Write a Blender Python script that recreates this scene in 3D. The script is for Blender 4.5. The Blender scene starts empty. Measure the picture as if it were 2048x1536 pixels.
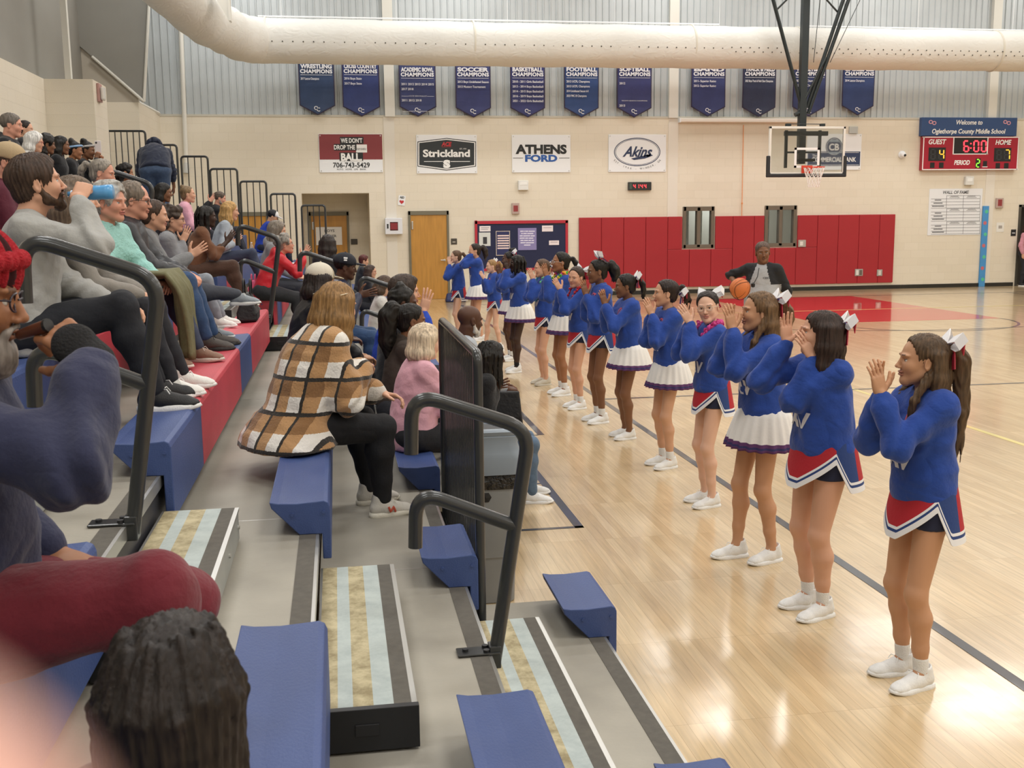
import bpy, math, random
import numpy as np
from mathutils import Vector, Matrix
from mathutils.bvhtree import BVHTree
random.seed(7); np.random.seed(7)
SC=bpy.context.scene; COL=SC.collection
# ---------------------------------------------------------------- camera, world, light, exposure
FPX=2121.8; HCAM=2.0; YAW,PITCH,ROLL=0.161688,0.155596,0.0107055
def _axes():
    f=np.array([math.sin(YAW)*math.cos(PITCH),math.cos(YAW)*math.cos(PITCH),-math.sin(PITCH)])
    r=np.array([math.cos(YAW),-math.sin(YAW),0.]); d=np.cross(f,r)
    c,s=math.cos(ROLL),math.sin(ROLL)
    return c*r+s*d, -s*r+c*d, f
CR,CD,CF=_axes()
cam=bpy.data.cameras.new('camera'); camo=bpy.data.objects.new('camera',cam); COL.objects.link(camo)
cam.sensor_width=36; cam.lens=FPX/2048*36; cam.clip_start=.005; cam.clip_end=200
camo.matrix_world=Matrix(((CR[0],-CD[0],-CF[0],0),(CR[1],-CD[1],-CF[1],0),(CR[2],-CD[2],-CF[2],HCAM),(0,0,0,1)))
SC.camera=camo
cam.dof.use_dof=True; cam.dof.focus_distance=8.0; cam.dof.aperture_fstop=(cam.lens/1000)/0.0026
SC.view_settings.view_transform='Standard'; SC.view_settings.look='None'
SC.view_settings.gamma=1; SC.view_settings.exposure=-0.1; SC.view_settings.use_curve_mapping=False
SC.cycles.use_denoising=True; SC.cycles.use_adaptive_sampling=True; SC.cycles.adaptive_threshold=.03; SC.cycles.max_bounces=5; SC.cycles.diffuse_bounces=3; SC.cycles.glossy_bounces=2
SC.cycles.transmission_bounces=6; SC.cycles.transparent_max_bounces=8; SC.cycles.sample_clamp_indirect=6
wd=bpy.data.worlds.new('gym_air'); SC.world=wd; wd.use_nodes=True
wd.node_tree.nodes['Background'].inputs[0].default_value=(.9,.93,1,1); wd.node_tree.nodes['Background'].inputs[1].default_value=.25
def area(x,y,z,w,h,p,col=(1,.99,.97)):
    l=bpy.data.lights.new('ceiling_lamp','AREA'); l.shape='RECTANGLE'; l.size=w; l.size_y=h; l.energy=p; l.color=col
    o=bpy.data.objects.new('ceiling_lamp',l); COL.objects.link(o); o.location=(x,y,z)
for lx in (-2.2,3.2,8.6,14,19.4):
    for ly in (-5,1.5,8,14.5,20.5,24.6): area(lx,ly,8.9,2.4,1.2,158 if ly<22 else 105)
# ---------------------------------------------------------------- helpers
def ray(x,y): return CF+(x-1024)/FPX*CR+(y-768)/FPX*CD
C0=np.array([0,0,HCAM])
def onX(x,y,X): v=ray(x,y); return C0+v*(X/v[0])
def onY(x,y,Y): v=ray(x,y); return C0+v*(Y/v[1])
def onZ(x,y,Z): v=ray(x,y); return C0+v*((Z-HCAM)/v[2])
def nz(v): v=np.asarray(v,float); return v/(np.linalg.norm(v)+1e-12)
MATS={}
def srgb(c):
    if isinstance(c,str): c=[int(c[i:i+2],16)/255 for i in (0,2,4)]
    return tuple((v/12.92 if v<=.04045 else ((v+.055)/1.055)**2.4) for v in c)
def mat(name,col,rough=.6,metal=0,var=0,vs=8,bump=0,bs=40,coat=0,spec=.5,emit=0,stretch=(1,1,1),sheen=0,trans=0,alpha=1,fold=0):
    """a procedural material: base colour with optional noise variation and noise bump"""
    if name in MATS: return MATS[name]
    m=bpy.data.materials.new(name); MATS[name]=m; m.use_nodes=True; N=m.node_tree.nodes; L=m.node_tree.links
    b=N['Principled BSDF']; c=srgb(col); b.inputs['Base Color'].default_value=(*c,1)
    b.inputs['Roughness'].default_value=rough; b.inputs['Metallic'].default_value=metal
    b.inputs['Specular IOR Level'].default_value=spec; b.inputs['Coat Weight'].default_value=coat
    if sheen: b.inputs['Sheen Weight'].default_value=sheen; b.inputs['Sheen Roughness'].default_value=.5
    if trans: b.inputs['Transmission Weight'].default_value=trans
    if alpha<1: b.inputs['Alpha'].default_value=alpha
    if emit: b.inputs['Emission Color'].default_value=(*c,1); b.inputs['Emission Strength'].default_value=emit
    if var or bump:
        tc=N.new('ShaderNodeTexCoord'); mp=N.new('ShaderNodeMapping'); L.new(tc.outputs['Object'],mp.inputs[0]); mp.inputs['Scale'].default_value=stretch
    if var:
        n=N.new('ShaderNodeTexNoise'); n.inputs['Scale'].default_value=vs; n.inputs['Detail'].default_value=5; L.new(mp.outputs[0],n.inputs[0])
        r=N.new('ShaderNodeMapRange'); r.inputs[1].default_value=.3; r.inputs[2].default_value=.7; r.inputs[3].default_value=1-var; r.inputs[4].default_value=1+var
        L.new(n.outputs[0],r.inputs[0])
        x=N.new('ShaderNodeVectorMath'); x.operation='SCALE'; x.inputs[0].default_value=c; L.new(r.outputs[0],x.inputs['Scale']); L.new(x.outputs[0],b.inputs['Base Color'])
    if fold:
        n3=N.new('ShaderNodeTexNoise'); n3.inputs['Scale'].default_value=4.2; n3.inputs['Detail'].default_value=1.2; n3.inputs['Distortion'].default_value=.9; mp3=N.new('ShaderNodeMapping'); mp3.inputs['Scale'].default_value=(1,1,1.5); L.new(tc.outputs['Object'],mp3.inputs[0]); L.new(mp3.outputs[0],n3.inputs[0])
        ab=N.new('ShaderNodeMath'); ab.operation='SUBTRACT'; ab.inputs[1].default_value=.5; L.new(n3.outputs[0],ab.inputs[0]); a2=N.new('ShaderNodeMath'); a2.operation='ABSOLUTE'; L.new(ab.outputs[0],a2.inputs[0])
        b3=N.new('ShaderNodeBump'); b3.inputs['Strength'].default_value=fold; b3.inputs['Distance'].default_value=.07; L.new(a2.outputs[0],b3.inputs['Height'])
    if bump:
        n2=N.new('ShaderNodeTexNoise'); n2.inputs['Scale'].default_value=bs; n2.inputs['Detail'].default_value=4; L.new(mp.outputs[0],n2.inputs[0])
        bp=N.new('ShaderNodeBump'); bp.inputs['Strength'].default_value=bump; bp.inputs['Distance'].default_value=.02; L.new(n2.outputs[0],bp.inputs['Height']); L.new(bp.outputs[0],b.inputs['Normal'])
        if fold: L.new(b3.outputs[0],bp.inputs['Normal'])
    return m
def node_mat(name):
    m=bpy.data.materials.new(name); MATS[name]=m; m.use_nodes=True
    return m,m.node_tree.nodes,m.node_tree.links,m.node_tree.nodes['Principled BSDF']
def swizzle(N,L,order):
    tc=N.new('ShaderNodeTexCoord'); s=N.new('ShaderNodeSeparateXYZ'); c=N.new('ShaderNodeCombineXYZ'); L.new(tc.outputs['Object'],s.inputs[0])
    for i,a in enumerate(order): L.new(s.outputs['XYZ'.index(a)],c.inputs[i])
    return c.outputs[0]
def ramp(N,stops):
    r=N.new('ShaderNodeValToRGB'); e=r.color_ramp.elements
    while len(e)<len(stops): e.new(.5)
    for k,(p,c) in zip(e,stops): k.position=p; k.color=(*srgb(c),1)
    return r
def block_mat(name,order,col='E6DDCB',bump=.35):
    m,N,L,b=node_mat(name); v=swizzle(N,L,order)
    t=N.new('ShaderNodeTexBrick'); L.new(v,t.inputs[0]); t.inputs['Scale'].default_value=1
    t.inputs['Brick Width'].default_value=.4064; t.inputs['Row Height'].default_value=.2032; t.inputs['Mortar Size'].default_value=.0035; t.inputs['Mortar Smooth'].default_value=.6
    c=srgb(col); t.inputs[1].default_value=(*c,1); t.inputs[2].default_value=(c[0]*.97,c[1]*.965,c[2]*.95,1); t.inputs[3].default_value=(c[0]*.86,c[1]*.85,c[2]*.83,1)
    L.new(t.outputs[0],b.inputs['Base Color']); b.inputs['Roughness'].default_value=.55
    n=N.new('ShaderNodeTexNoise'); n.inputs['Scale'].default_value=60; L.new(v,n.inputs[0])
    a=N.new('ShaderNodeMath'); a.operation='MULTIPLY_ADD'; a.inputs[1].default_value=-1; L.new(t.outputs['Fac'],a.inputs[0]); L.new(n.outputs[0],a.inputs[2])
    bp=N.new('ShaderNodeBump'); bp.inputs['Strength'].default_value=bump; bp.inputs['Distance'].default_value=.006; L.new(a.outputs[0],bp.inputs['Height']); L.new(bp.outputs[0],b.inputs['Normal'])
    return m
def setp(o,label=None,cat=None,group=None,kind=None):
    for k,v in (('label',label),('category',cat),('group',group),('kind',kind)):
        if v: o[k]=v
    return o
def E(name,label,cat,loc=(0,0,0),rz=0,group=None):
    o=bpy.data.objects.new(name,None); COL.objects.link(o); o.location=loc; o.rotation_euler=(0,0,rz); o.empty_display_size=.1
    return setp(o,label,cat,group)
def raw(name,V,F,mats,parent=None,mi=None,smooth=False,attr=None,local=True):
    """link ONE mesh object; world-space vertices become local to an unrotated parent unless local is given"""
    V=np.asarray(V,np.float32).reshape(-1,3)
    me=bpy.data.meshes.new(name)
    if isinstance(F,np.ndarray):
        n,k=F.shape; me.vertices.add(len(V)); me.vertices.foreach_set('co',V.ravel()); me.loops.add(n*k); me.loops.foreach_set('vertex_index',F.ravel().astype(np.int32))
        me.polygons.add(n); me.polygons.foreach_set('loop_start',np.arange(0,n*k,k,dtype=np.int32)); me.update(calc_edges=True)
    else: me.from_pydata(V.tolist(),[],F); me.update()
    if not isinstance(mats,(list,tuple)): mats=[mats]
    for m in mats: me.materials.append(m)
    if mi is not None: me.polygons.foreach_set('material_index',np.asarray(mi,np.int32))
    if smooth: me.polygons.foreach_set('use_smooth',np.ones(len(me.polygons),bool))
    if attr is not None:
        a=me.color_attributes.new('Col','FLOAT_COLOR','POINT'); A=np.ones((len(V),4),np.float32); A[:,:3]=attr; a.data.foreach_set('color',A.ravel())
    me.validate(); me.update()
    o=bpy.data.objects.new(name,me); COL.objects.link(o)
    if parent is not None: o.parent=parent
    return o
def fillet(P,rad,n=6):
    P=[np.array(p,float) for p in P]; out=[P[0]]
    for i in range(1,len(P)-1):
        a,b,c=P[i-1],P[i],P[i+1]; d1=nz(a-b); d2=nz(c-b); ang=math.acos(np.clip(d1@d2,-1,1)); t=min(rad/math.tan(ang/2+1e-6),.49*np.linalg.norm(a-b),.49*np.linalg.norm(c-b))
        p0=b+d1*t; p2=b+d2*t
        for k in range(n+1):
            u=k/n; out.append((1-u)**2*p0+2*u*(1-u)*b+u*u*p2)
    return out+[P[-1]]
LOCAL=set()   # things whose parts are built in the thing's own space (people)
class B:
    """collects shapes; build() links them as ONE mesh object (coordinates in world space, made local to the parent's location)"""
    def __init__(s): s.V=[];s.F=[];s.I=[]
    def add(s,V,F,m=0):
        n=len(s.V); s.V+= [tuple(map(float,v)) for v in V]
        for f in F: s.F.append(tuple(n+i for i in f)); s.I.append(m)
        return s
    def box(s,x0,x1,y0,y1,z0,z1,m=0):
        V=[(x,y,z) for x in (x0,x1) for y in (y0,y1) for z in (z0,z1)]
        return s.add(V,[(0,1,3,2),(4,6,7,5),(0,4,5,1),(2,3,7,6),(0,2,6,4),(1,5,7,3)],m)
    def prism(s,poly,axis,a,b,m=0):
        """poly: 2-D outline in the two other axes (in order), extruded along axis from a to b"""
        def p3(p,t): q=list(p); q.insert(axis,t); return q
        n=len(poly); V=[p3(p,a) for p in poly]+[p3(p,b) for p in poly]
        F=[tuple(range(n))[::-1],tuple(range(n,2*n))]+[(i,(i+1)%n,n+(i+1)%n,n+i) for i in range(n)]
        return s.add(V,F,m)
    def quad(s,a,b,c,d,m=0): return s.add([a,b,c,d],[(0,1,2,3)],m)
    def tube(s,P,r,n=10,m=0,cap=True):
        P=[np.array(p,float) for p in P]; k=len(P); R=r if hasattr(r,'__len__') else [r]*k; V=[];F=[]
        T=[nz(P[min(i+1,k-1)]-P[max(i-1,0)]) for i in range(k)]
        u=nz(np.cross(T[0],[0,0,1] if abs(T[0][2])<.9 else [1,0,0]))
        for i in range(k):
            u=nz(u-T[i]*(u@T[i])); w=np.cross(T[i],u)
            V+=[P[i]+R[i]*(math.cos(a)*u+math.sin(a)*w) for a in np.linspace(0,2*math.pi,n,endpoint=False)]
        F=[(i*n+j,i*n+(j+1)%n,(i+1)*n+(j+1)%n,(i+1)*n+j) for i in range(k-1) for j in range(n)]
        if cap: F+=[tuple(range(n))[::-1],tuple(range((k-1)*n,k*n))]
        return s.add(V,F,m)
    def lathe(s,prof,c,n=24,m=0,ax=2):
        V=[];k=len(prof)
        for r,z in prof:
            for a in np.linspace(0,2*math.pi,n,endpoint=False):
                q=[r*math.cos(a),r*math.sin(a)]; q.insert(ax,z); V.append(np.array(q)+c)
        F=[(i*n+j,i*n+(j+1)%n,(i+1)*n+(j+1)%n,(i+1)*n+j) for i in range(k-1) for j in range(n)]+[tuple(range(n))[::-1],tuple(range((k-1)*n,k*n))]
        return s.add(V,F,m)
    def build(s,name,mats,parent=None,smooth=False,bevel=0,seg=2):
        V=np.array(s.V)
        if parent is not None and parent.name not in LOCAL: V=V-np.array(parent.location)
        o=raw(name,V,s.F,mats,parent,s.I,smooth)
        if bevel:
            md=o.modifiers.new('bevel','BEVEL'); md.width=bevel; md.segments=seg; md.limit_method='ANGLE'; md.angle_limit=.6
            md.harden_normals=False
        if smooth:
            try: o.data.set_sharp_from_angle(angle=.7)
            except Exception: pass
        return o
def loft(rings,caps=(True,True)):
    n=len(rings[0]); V=[p for r in rings for p in r]; F=[(i*n+j,i*n+(j+1)%n,(i+1)*n+(j+1)%n,(i+1)*n+j) for i in range(len(rings)-1) for j in range(n)]
    if caps[0]: F.append(tuple(range(n))[::-1])
    if caps[1]: F.append(tuple(range((len(rings)-1)*n,len(rings)*n)))
    return V,F
_TX={}
def text(b,s,m,org,w=None,h=.1,right=(1,0,0),up=(0,0,1),bold=0,shear=0,align='CENTER',depth=0,space=1):
    """lettering: adds the outline faces of string s to builder b; org = centre (or left) of the cap-height box"""
    key=(s,bold,shear,space)
    if key not in _TX:
        c=bpy.data.curves.new('lettering','FONT'); c.body=s; c.size=1; c.offset=bold; c.shear=shear; c.resolution_u=3; c.space_character=space
        o=bpy.data.objects.new('lettering',c); COL.objects.link(o); bpy.context.view_layer.update()
        me=bpy.data.meshes.new_from_object(o.evaluated_get(bpy.context.evaluated_depsgraph_get()))
        V=np.array([v.co[:] for v in me.vertices]).reshape(-1,3); F=[tuple(p.vertices) for p in me.polygons]
        bpy.data.objects.remove(o); bpy.data.curves.remove(c); bpy.data.meshes.remove(me); _TX[key]=(V,F)
    V,F=_TX[key]
    if not len(V): return
    x0,x1=V[:,0].min(),V[:,0].max(); cap=.69; sy=h/cap; sx=sy if w is None else w/(x1-x0)
    xs=(V[:,0]-((x0+x1)/2 if align=='CENTER' else x0))*sx; ys=(V[:,1]-cap/2)*sy
    r=np.array(right,float);u=np.array(up,float)
    b.add([np.array(org)+r*a+u*c for a,c in zip(xs,ys)],F,m)
ORD='first second third fourth fifth sixth seventh eighth ninth tenth eleventh twelfth thirteenth fourteenth fifteenth sixteenth seventeenth eighteenth nineteenth twentieth'.split()
def struct(o): o['kind']='structure'; return o
# ---------------------------------------------------------------- the room
YW=26.6; ZB=4.47
XC=-3.98
M_blk_y=block_mat('painted_block_far','XZY'); M_blk_x=block_mat('painted_block_side','YZX')
def floor_mat():
    m,N,L,b=node_mat('maple_floor'); v=swizzle(N,L,'YXZ')
    t=N.new('ShaderNodeTexBrick'); L.new(v,t.inputs[0]); t.inputs['Scale'].default_value=1; t.offset=.37; t.offset_frequency=1
    t.inputs['Brick Width'].default_value=.82; t.inputs['Row Height'].default_value=.0571; t.inputs['Mortar Size'].default_value=.0009; t.inputs['Mortar Smooth'].default_value=.3; t.inputs['Bias'].default_value=-.1
    t.inputs[1].default_value=(*srgb('DCC298'),1); t.inputs[2].default_value=(*srgb('CCAF83'),1); t.inputs[3].default_value=(*srgb('A98B60'),1)
    n=N.new('ShaderNodeTexNoise'); mp=N.new('ShaderNodeMapping'); mp.inputs['Scale'].default_value=(1.2,18,1); L.new(v,mp.inputs[0]); L.new(mp.outputs[0],n.inputs[0]); n.inputs['Scale'].default_value=3; n.inputs['Detail'].default_value=6
    n3=N.new('ShaderNodeTexNoise'); L.new(v,n3.inputs[0]); n3.inputs['Scale'].default_value=.9
    r=N.new('ShaderNodeMapRange'); r.inputs[1].default_value=.3; r.inputs[2].default_value=.7; r.inputs[3].default_value=.86; r.inputs[4].default_value=1.1; L.new(n.outputs[0],r.inputs[0])
    r3=N.new('ShaderNodeMapRange'); r3.inputs[1].default_value=.3; r3.inputs[2].default_value=.7; r3.inputs[3].default_value=.94; r3.inputs[4].default_value=1.06; L.new(n3.outputs[0],r3.inputs[0])
    mm=N.new('ShaderNodeMath'); mm.operation='MULTIPLY'; L.new(r.outputs[0],mm.inputs[0]); L.new(r3.outputs[0],mm.inputs[1])
    x=N.new('ShaderNodeVectorMath'); x.operation='SCALE'; L.new(t.outputs[0],x.inputs[0]); L.new(mm.outputs[0],x.inputs['Scale']); L.new(x.outputs[0],b.inputs['Base Color'])
    b.inputs['Roughness'].default_value=.34; b.inputs['Specular IOR Level'].default_value=.5; b.inputs['Coat Weight'].default_value=.9; b.inputs['Coat Roughness'].default_value=.13; b.inputs['Coat IOR'].default_value=1.5
    n2=N.new('ShaderNodeTexNoise'); L.new(v,n2.inputs[0]); n2.inputs['Scale'].default_value=5
    bp=N.new('ShaderNodeBump'); bp.inputs['Strength'].default_value=.05; bp.inputs['Distance'].default_value=.02; L.new(n2.outputs[0],bp.inputs['Height']); L.new(bp.outputs[0],b.inputs['Coat Normal'])
    return m
b=B(); b.box(-5,24,-9,YW+3.4,-.1,0); struct(b.build('floor',floor_mat()))
M_line=mat('line_paint','3E4047',.35,coat=.6); M_red_paint=mat('red_court_paint','D6202C',.3,coat=.9); M_yel=mat('yellow_line_paint','E8D88A',.35,coat=.6)
def arc(b,cx,cy,r,w,a0,a1,z,n=48,m=0):
    A=np.linspace(a0,a1,n); V=[(cx+q*math.cos(a),cy+q*math.sin(a),z) for a in A for q in (r-w/2,r+w/2)]
    b.add(V,[(2*i,2*i+1,2*i+3,2*i+2) for i in range(n-1)],m)
HX,HY=10.65,22.85
b=B(); b.box(HX-1.83,HX+1.83,18.45,24.5,.0005,.0015); struct(b.build('floor_marking_red_key',M_red_paint))
b=B()
b.box(2.80,2.86,-9,24.5,.0005,.002); b.box(2.8,18.5,24.47,24.53,.0005,.002); b.box(2.86,18.5,11.25,11.31,.0005,.002)
b.box(1.47,1.53,6.52,8.9,.0005,.002); b.box(.9,1.53,6.52,6.56,.0005,.002); b.box(.9,1.47,7.7,7.73,.0005,.002)
b.box(1.79,1.85,9.5,11.9,.0005,.002); b.box(1.3,1.79,9.49,9.52,.0005,.002)
arc(b,HX,18.45,1.83,.05,-math.pi,0,.002); arc(b,HX,HY,6.02,.05,-math.pi,0,.0021,72)
arc(b,HX,11.28,1.83,.05,0,2*math.pi,.0021)
b.box(HX-6.05,HX-5.99,HY,24.5,.0005,.002); b.box(HX+5.99,HX+6.05,HY,24.5,.0005,.002)
struct(b.build('floor_marking_dark_lines',M_line))
b=B(); b.box(5.81,5.87,3,12,.0005,.0018); b.box(6,15,20.88,20.94,.0016,.0025); struct(b.build('floor_marking_yellow_lines',M_yel))
# far wall, with the recess for the boys' door and the openings of windows
RX0,RX1,RZ=-.78,.842,2.63
b=B(); th=.25
WIN=[]
for (x0,y0,x1,y1) in ((1367,415,1426,494),(1531,413,1590,491)):
    a=onY(x0,y0,YW);c=onY(x1,y1,YW); WIN.append((a[0],c[0],c[2],a[2]))
def wallcol(x0,x1,holes):
    z=0
    for h0,h1 in holes:
        if h0>z: b.box(x0,x1,YW,YW+th,z,h0)
        z=h1
    b.box(x0,x1,YW,YW+th,z,ZB)
xs=[XC-1.2,RX0,RX1]
wallcol(XC-1.2,RX0,[]); wallcol(RX0,RX1,[(0,RZ)]); x=RX1
for (x0,x1,z0,z1) in WIN: wallcol(x,x0,[]); wallcol(x0,x1,[(z0,z1)]); x=x1
DRX=onY(2037,430,YW)[0]
wallcol(x,DRX,[]); wallcol(DRX,DRX+1.1,[(0,2.2)]); wallcol(DRX+1.1,24,[])
b.box(RX0-.2,RX0,YW+th,YW+1.6,0,RZ+.2); b.box(RX1,RX1+.2,YW+th,YW+1.6,0,RZ+.2); b.box(RX0,RX1,YW+1.35,YW+1.6,0,RZ+.2); b.box(RX0,RX1,YW+th,YW+1.35,RZ,RZ+.2)
b.box(DRX-.3,DRX+1.4,YW+2.2,YW+2.4,0,3)
struct(b.build('wall_far',M_blk_y))
M_metal=mat('grey_wall_panel','BFC5C7',.45,.25,var=.05,vs=1.5)
def ribbed(x0,x1,y,z0,z1,pitch=.168,dep=.03):
    b=B(); P=[]; x=x0
    while x<x1: P+= [(x,y),(x+pitch*.72,y),(x+pitch*.80,y-dep),(x+pitch*.92,y-dep)]; x+=pitch
    P.append((x1,y)); V=[(px,py,z) for px,py in P for z in (z0,z1)]
    b.add(V,[(2*i,2*i+2,2*i+3,2*i+1) for i in range(len(P)-1)]); return b
struct(ribbed(-5,24,YW+.06,ZB,9.6).build('wall_far_upper',M_metal))
M_colw=mat('white_steel_paint','DDDBD2',.5)
b=B(); b.box(XC,24,YW-.01,YW+.1,ZB-.03,ZB+.02); struct(b.build('trim_1',mat('ledge_paint','C9C4B6',.6)))
b=B()
for px in (779,1346,1984):
    c=onY(px,200,YW)[0]; b.box(c-.12,c+.12,YW-.06,YW+.08,ZB-.02,9.6)
struct(b.build('trim_2',M_colw))
b=B()
for px in (779,1346,1984):
    c=onY(px,300,YW)[0]; b.box(c-.13,c+.13,YW-.012,YW,0.1,ZB-.03)
struct(b.build('trim_3',mat('pilaster_paint','E5DFD3',.55)))
# left wall stepping in and out
b=B(); XL=-4.91
b.box(XL-.3,XL,-9,21.2,0,ZB); b.box(XL,-4.1,20.1,21.2,0,ZB); b.box(XL-.3,XL,21.2,23.85,0,ZB); b.box(XL-.3,XC,23.85,26.6,0,ZB)
struct(b.build('wall_left',M_blk_x))
M_up=mat('upper_side_panel','8F8D86',.6,var=.04,vs=1)
b=B(); b.box(XL-.4,XL-.15,-9,26.6,ZB,9.6)
q=[onY(px,py,23.83) for px,py in ((150,-90),(303,-90),(288,203),(184,113),(150,84))]; b.prism([(v[0],v[2]) for v in q],1,23.80,23.84)
struct(b.build('wall_left_upper',M_up))
b=B(); b.box(XL-.2,XC,23.86,24.0,ZB,6.4); struct(b.build('wall_left_infill',mat('infill_paint','B9B1A3',.6)))
b=B()
for q in ((-4.55,20.3),(-4.86,17.0)): b.box(q[0]-.05,q[0]+.05,q[1],q[1]+.12,ZB,9.6)
b.tube([(-4.1,23.9,ZB+.05),(-3.99,26.5,ZB+.02)],.05,6)
b.tube([onY(288,203,23.75),onY(303,-90,23.75)],.03,8); b.tube([onY(184,113,23.75),onY(288,203,23.75)],.03,8)
struct(b.build('trim_4',M_colw))
b=B(); b.box(23.9,24.2,-9,26.6,0,9.6); struct(b.build('wall_right',mat('side_paint','DDD6C6',.6)))
b=B(); b.box(-5,24,-9.2,-9,0,9.6); struct(b.build('wall_back',mat('side_paint','DDD6C6',.6)))
b=B(); b.box(-5.2,24.2,-9.2,26.8,9.6,9.8); struct(b.build('ceiling',mat('roof_deck','D8D8D4',.7)))
b=B(); M_base=mat('black_cove_base','23221F',.4)
b.box(RX1,DRX-.05,YW-.02,YW,0,.1); b.box(XC,RX0,YW-.02,YW,0,.1); struct(b.build('baseboard_far',M_base))
# windows in the padded wall
M_wf=mat('bronze_window_frame','6F6557',.45); M_glass=mat('window_glass','E8EEF0',.03,trans=1,spec=.5); M_in=mat('room_beyond_window','D9DAD2',.7)
b=B(); b.box(WIN[0][0]-1,WIN[1][1]+1,YW+1.6,YW+1.8,0,3); b.box(WIN[0][0]-1,WIN[1][1]+1,YW+th,YW+1.6,2.9,3.0); b.box(WIN[0][0]-1,WIN[0][0]-.9,YW+th,YW+1.6,0,3); b.box(WIN[1][1]+.9,WIN[1][1]+1,YW+th,YW+1.6,0,3); struct(b.build('wall_office',M_in))
area((WIN[0][1]+WIN[1][0])/2,YW+.9,2.8,1.5,.6,25)
for i,(x0,x1,z0,z1) in enumerate(WIN):
    o=bpy.data.objects.new('window_%d'%(i+1),None); COL.objects.link(o); o.location=(x0,YW,z0); o['kind']='structure'
    b=B(); t=.07
    for q in ((x0-.02,x0+t,z0-.02,z1+.02),(x1-t,x1+.02,z0-.02,z1+.02),(x0,x1,z0-.02,z0+t),(x0,x1,z1-t*1.3,z1+.02),((x0+x1)/2-.045,(x0+x1)/2+.045,z0,z1)): b.box(q[0],q[1],YW-.03,YW+.14,q[2],q[3])
    b.build('window_frame',M_wf,o,bevel=.006)
    b=B(); b.box(x0+.05,x1-.05,YW+.06,YW+.068,z0+.05,z1-.05); b.build('window_pane',M_glass,o)
    b=B()
    for k in range(2):
        cx=x0+(x1-x0)*(.3+.45*k); P=[(cx+.16*(j/10-.5),YW+.5+.015*(-1)**j) for j in range(11)]
        b.prism(P+[(p[0],p[1]+.006) for p in P[::-1]],2,z0-.3,z1+.3)
    b.build('blind',mat('window_blind','E7E6DF',.8),o)
# doors
M_door=mat('oak_veneer_door','BE8A3E',.4,var=.12,vs=3,stretch=(6,6,.6),coat=.2); M_fr=mat('door_frame_paint','75705F',.5); M_steel=mat('brushed_steel','C9C9C6',.3,.9)
def door(name,x0,x1,z1,y,handle=1,closer=True):
    o=bpy.data.objects.new(name,None); COL.objects.link(o); o.location=(x0,y,0); o['kind']='structure'
    b=B(); f=.055
    b.box(x0,x0+f,y-.03,y+.1,0,z1); b.box(x1-f,x1,y-.03,y+.1,0,z1); b.box(x0,x1,y-.03,y+.1,z1-.1,z1); b.build('door_frame',M_fr,o,bevel=.005)
    b=B(); b.box(x0+f,x1-f,y-.005,y+.04,.005,z1-.1); b.build('door_leaf',M_door,o)
    if handle:
        hx=x1-f-.07 if handle>0 else x0+f+.07
        b=B(); b.lathe([(.03,-.03),(.03,-.005)],(hx,y,.97),ax=1,n=14); b.tube([(hx,y-.03,.97),(hx,y-.07,.97),(hx-.1*handle,y-.075,.97)],.014,8); b.build('door_handle',M_steel,o,smooth=True)
    if closer:
        b=B(); b.box(x0+f+.02,x0+f+.06,y-.03,y-.005,z1-.45,z1-.25); b.build('door_hinge_plate',M_steel,o,bevel=.006)
    return o
a=onY(816,421,YW); c=onY(897,421,YW); door('door_1',a[0],c[0],2.185,YW-.02)
YD=YW+1.33
a=onY(617,424,YD); c=onY(697,424,YD); door('door_2',a[0],c[0],a[2],YD)
a=onY(463,425,YW); c=onY(532,425,YW); door('door_3',a[0],c[0]+.05,2.2,YW-.02,closer=False)
b=B(); b.box(DRX,DRX+.06,YW-.03,YW+.25,0,2.2); b.box(DRX,DRX+1.1,YW-.03,YW+.25,2.14,2.2); struct(b.build('door_frame_right',mat('dark_door_frame','4A4740',.5)))
b=B(); b.box(DRX+.06,DRX+1.1,YW+.6,YW+.65,0,2.14); struct(b.build('door_4',mat('dark_hall_door','2B2926',.5)))

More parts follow.
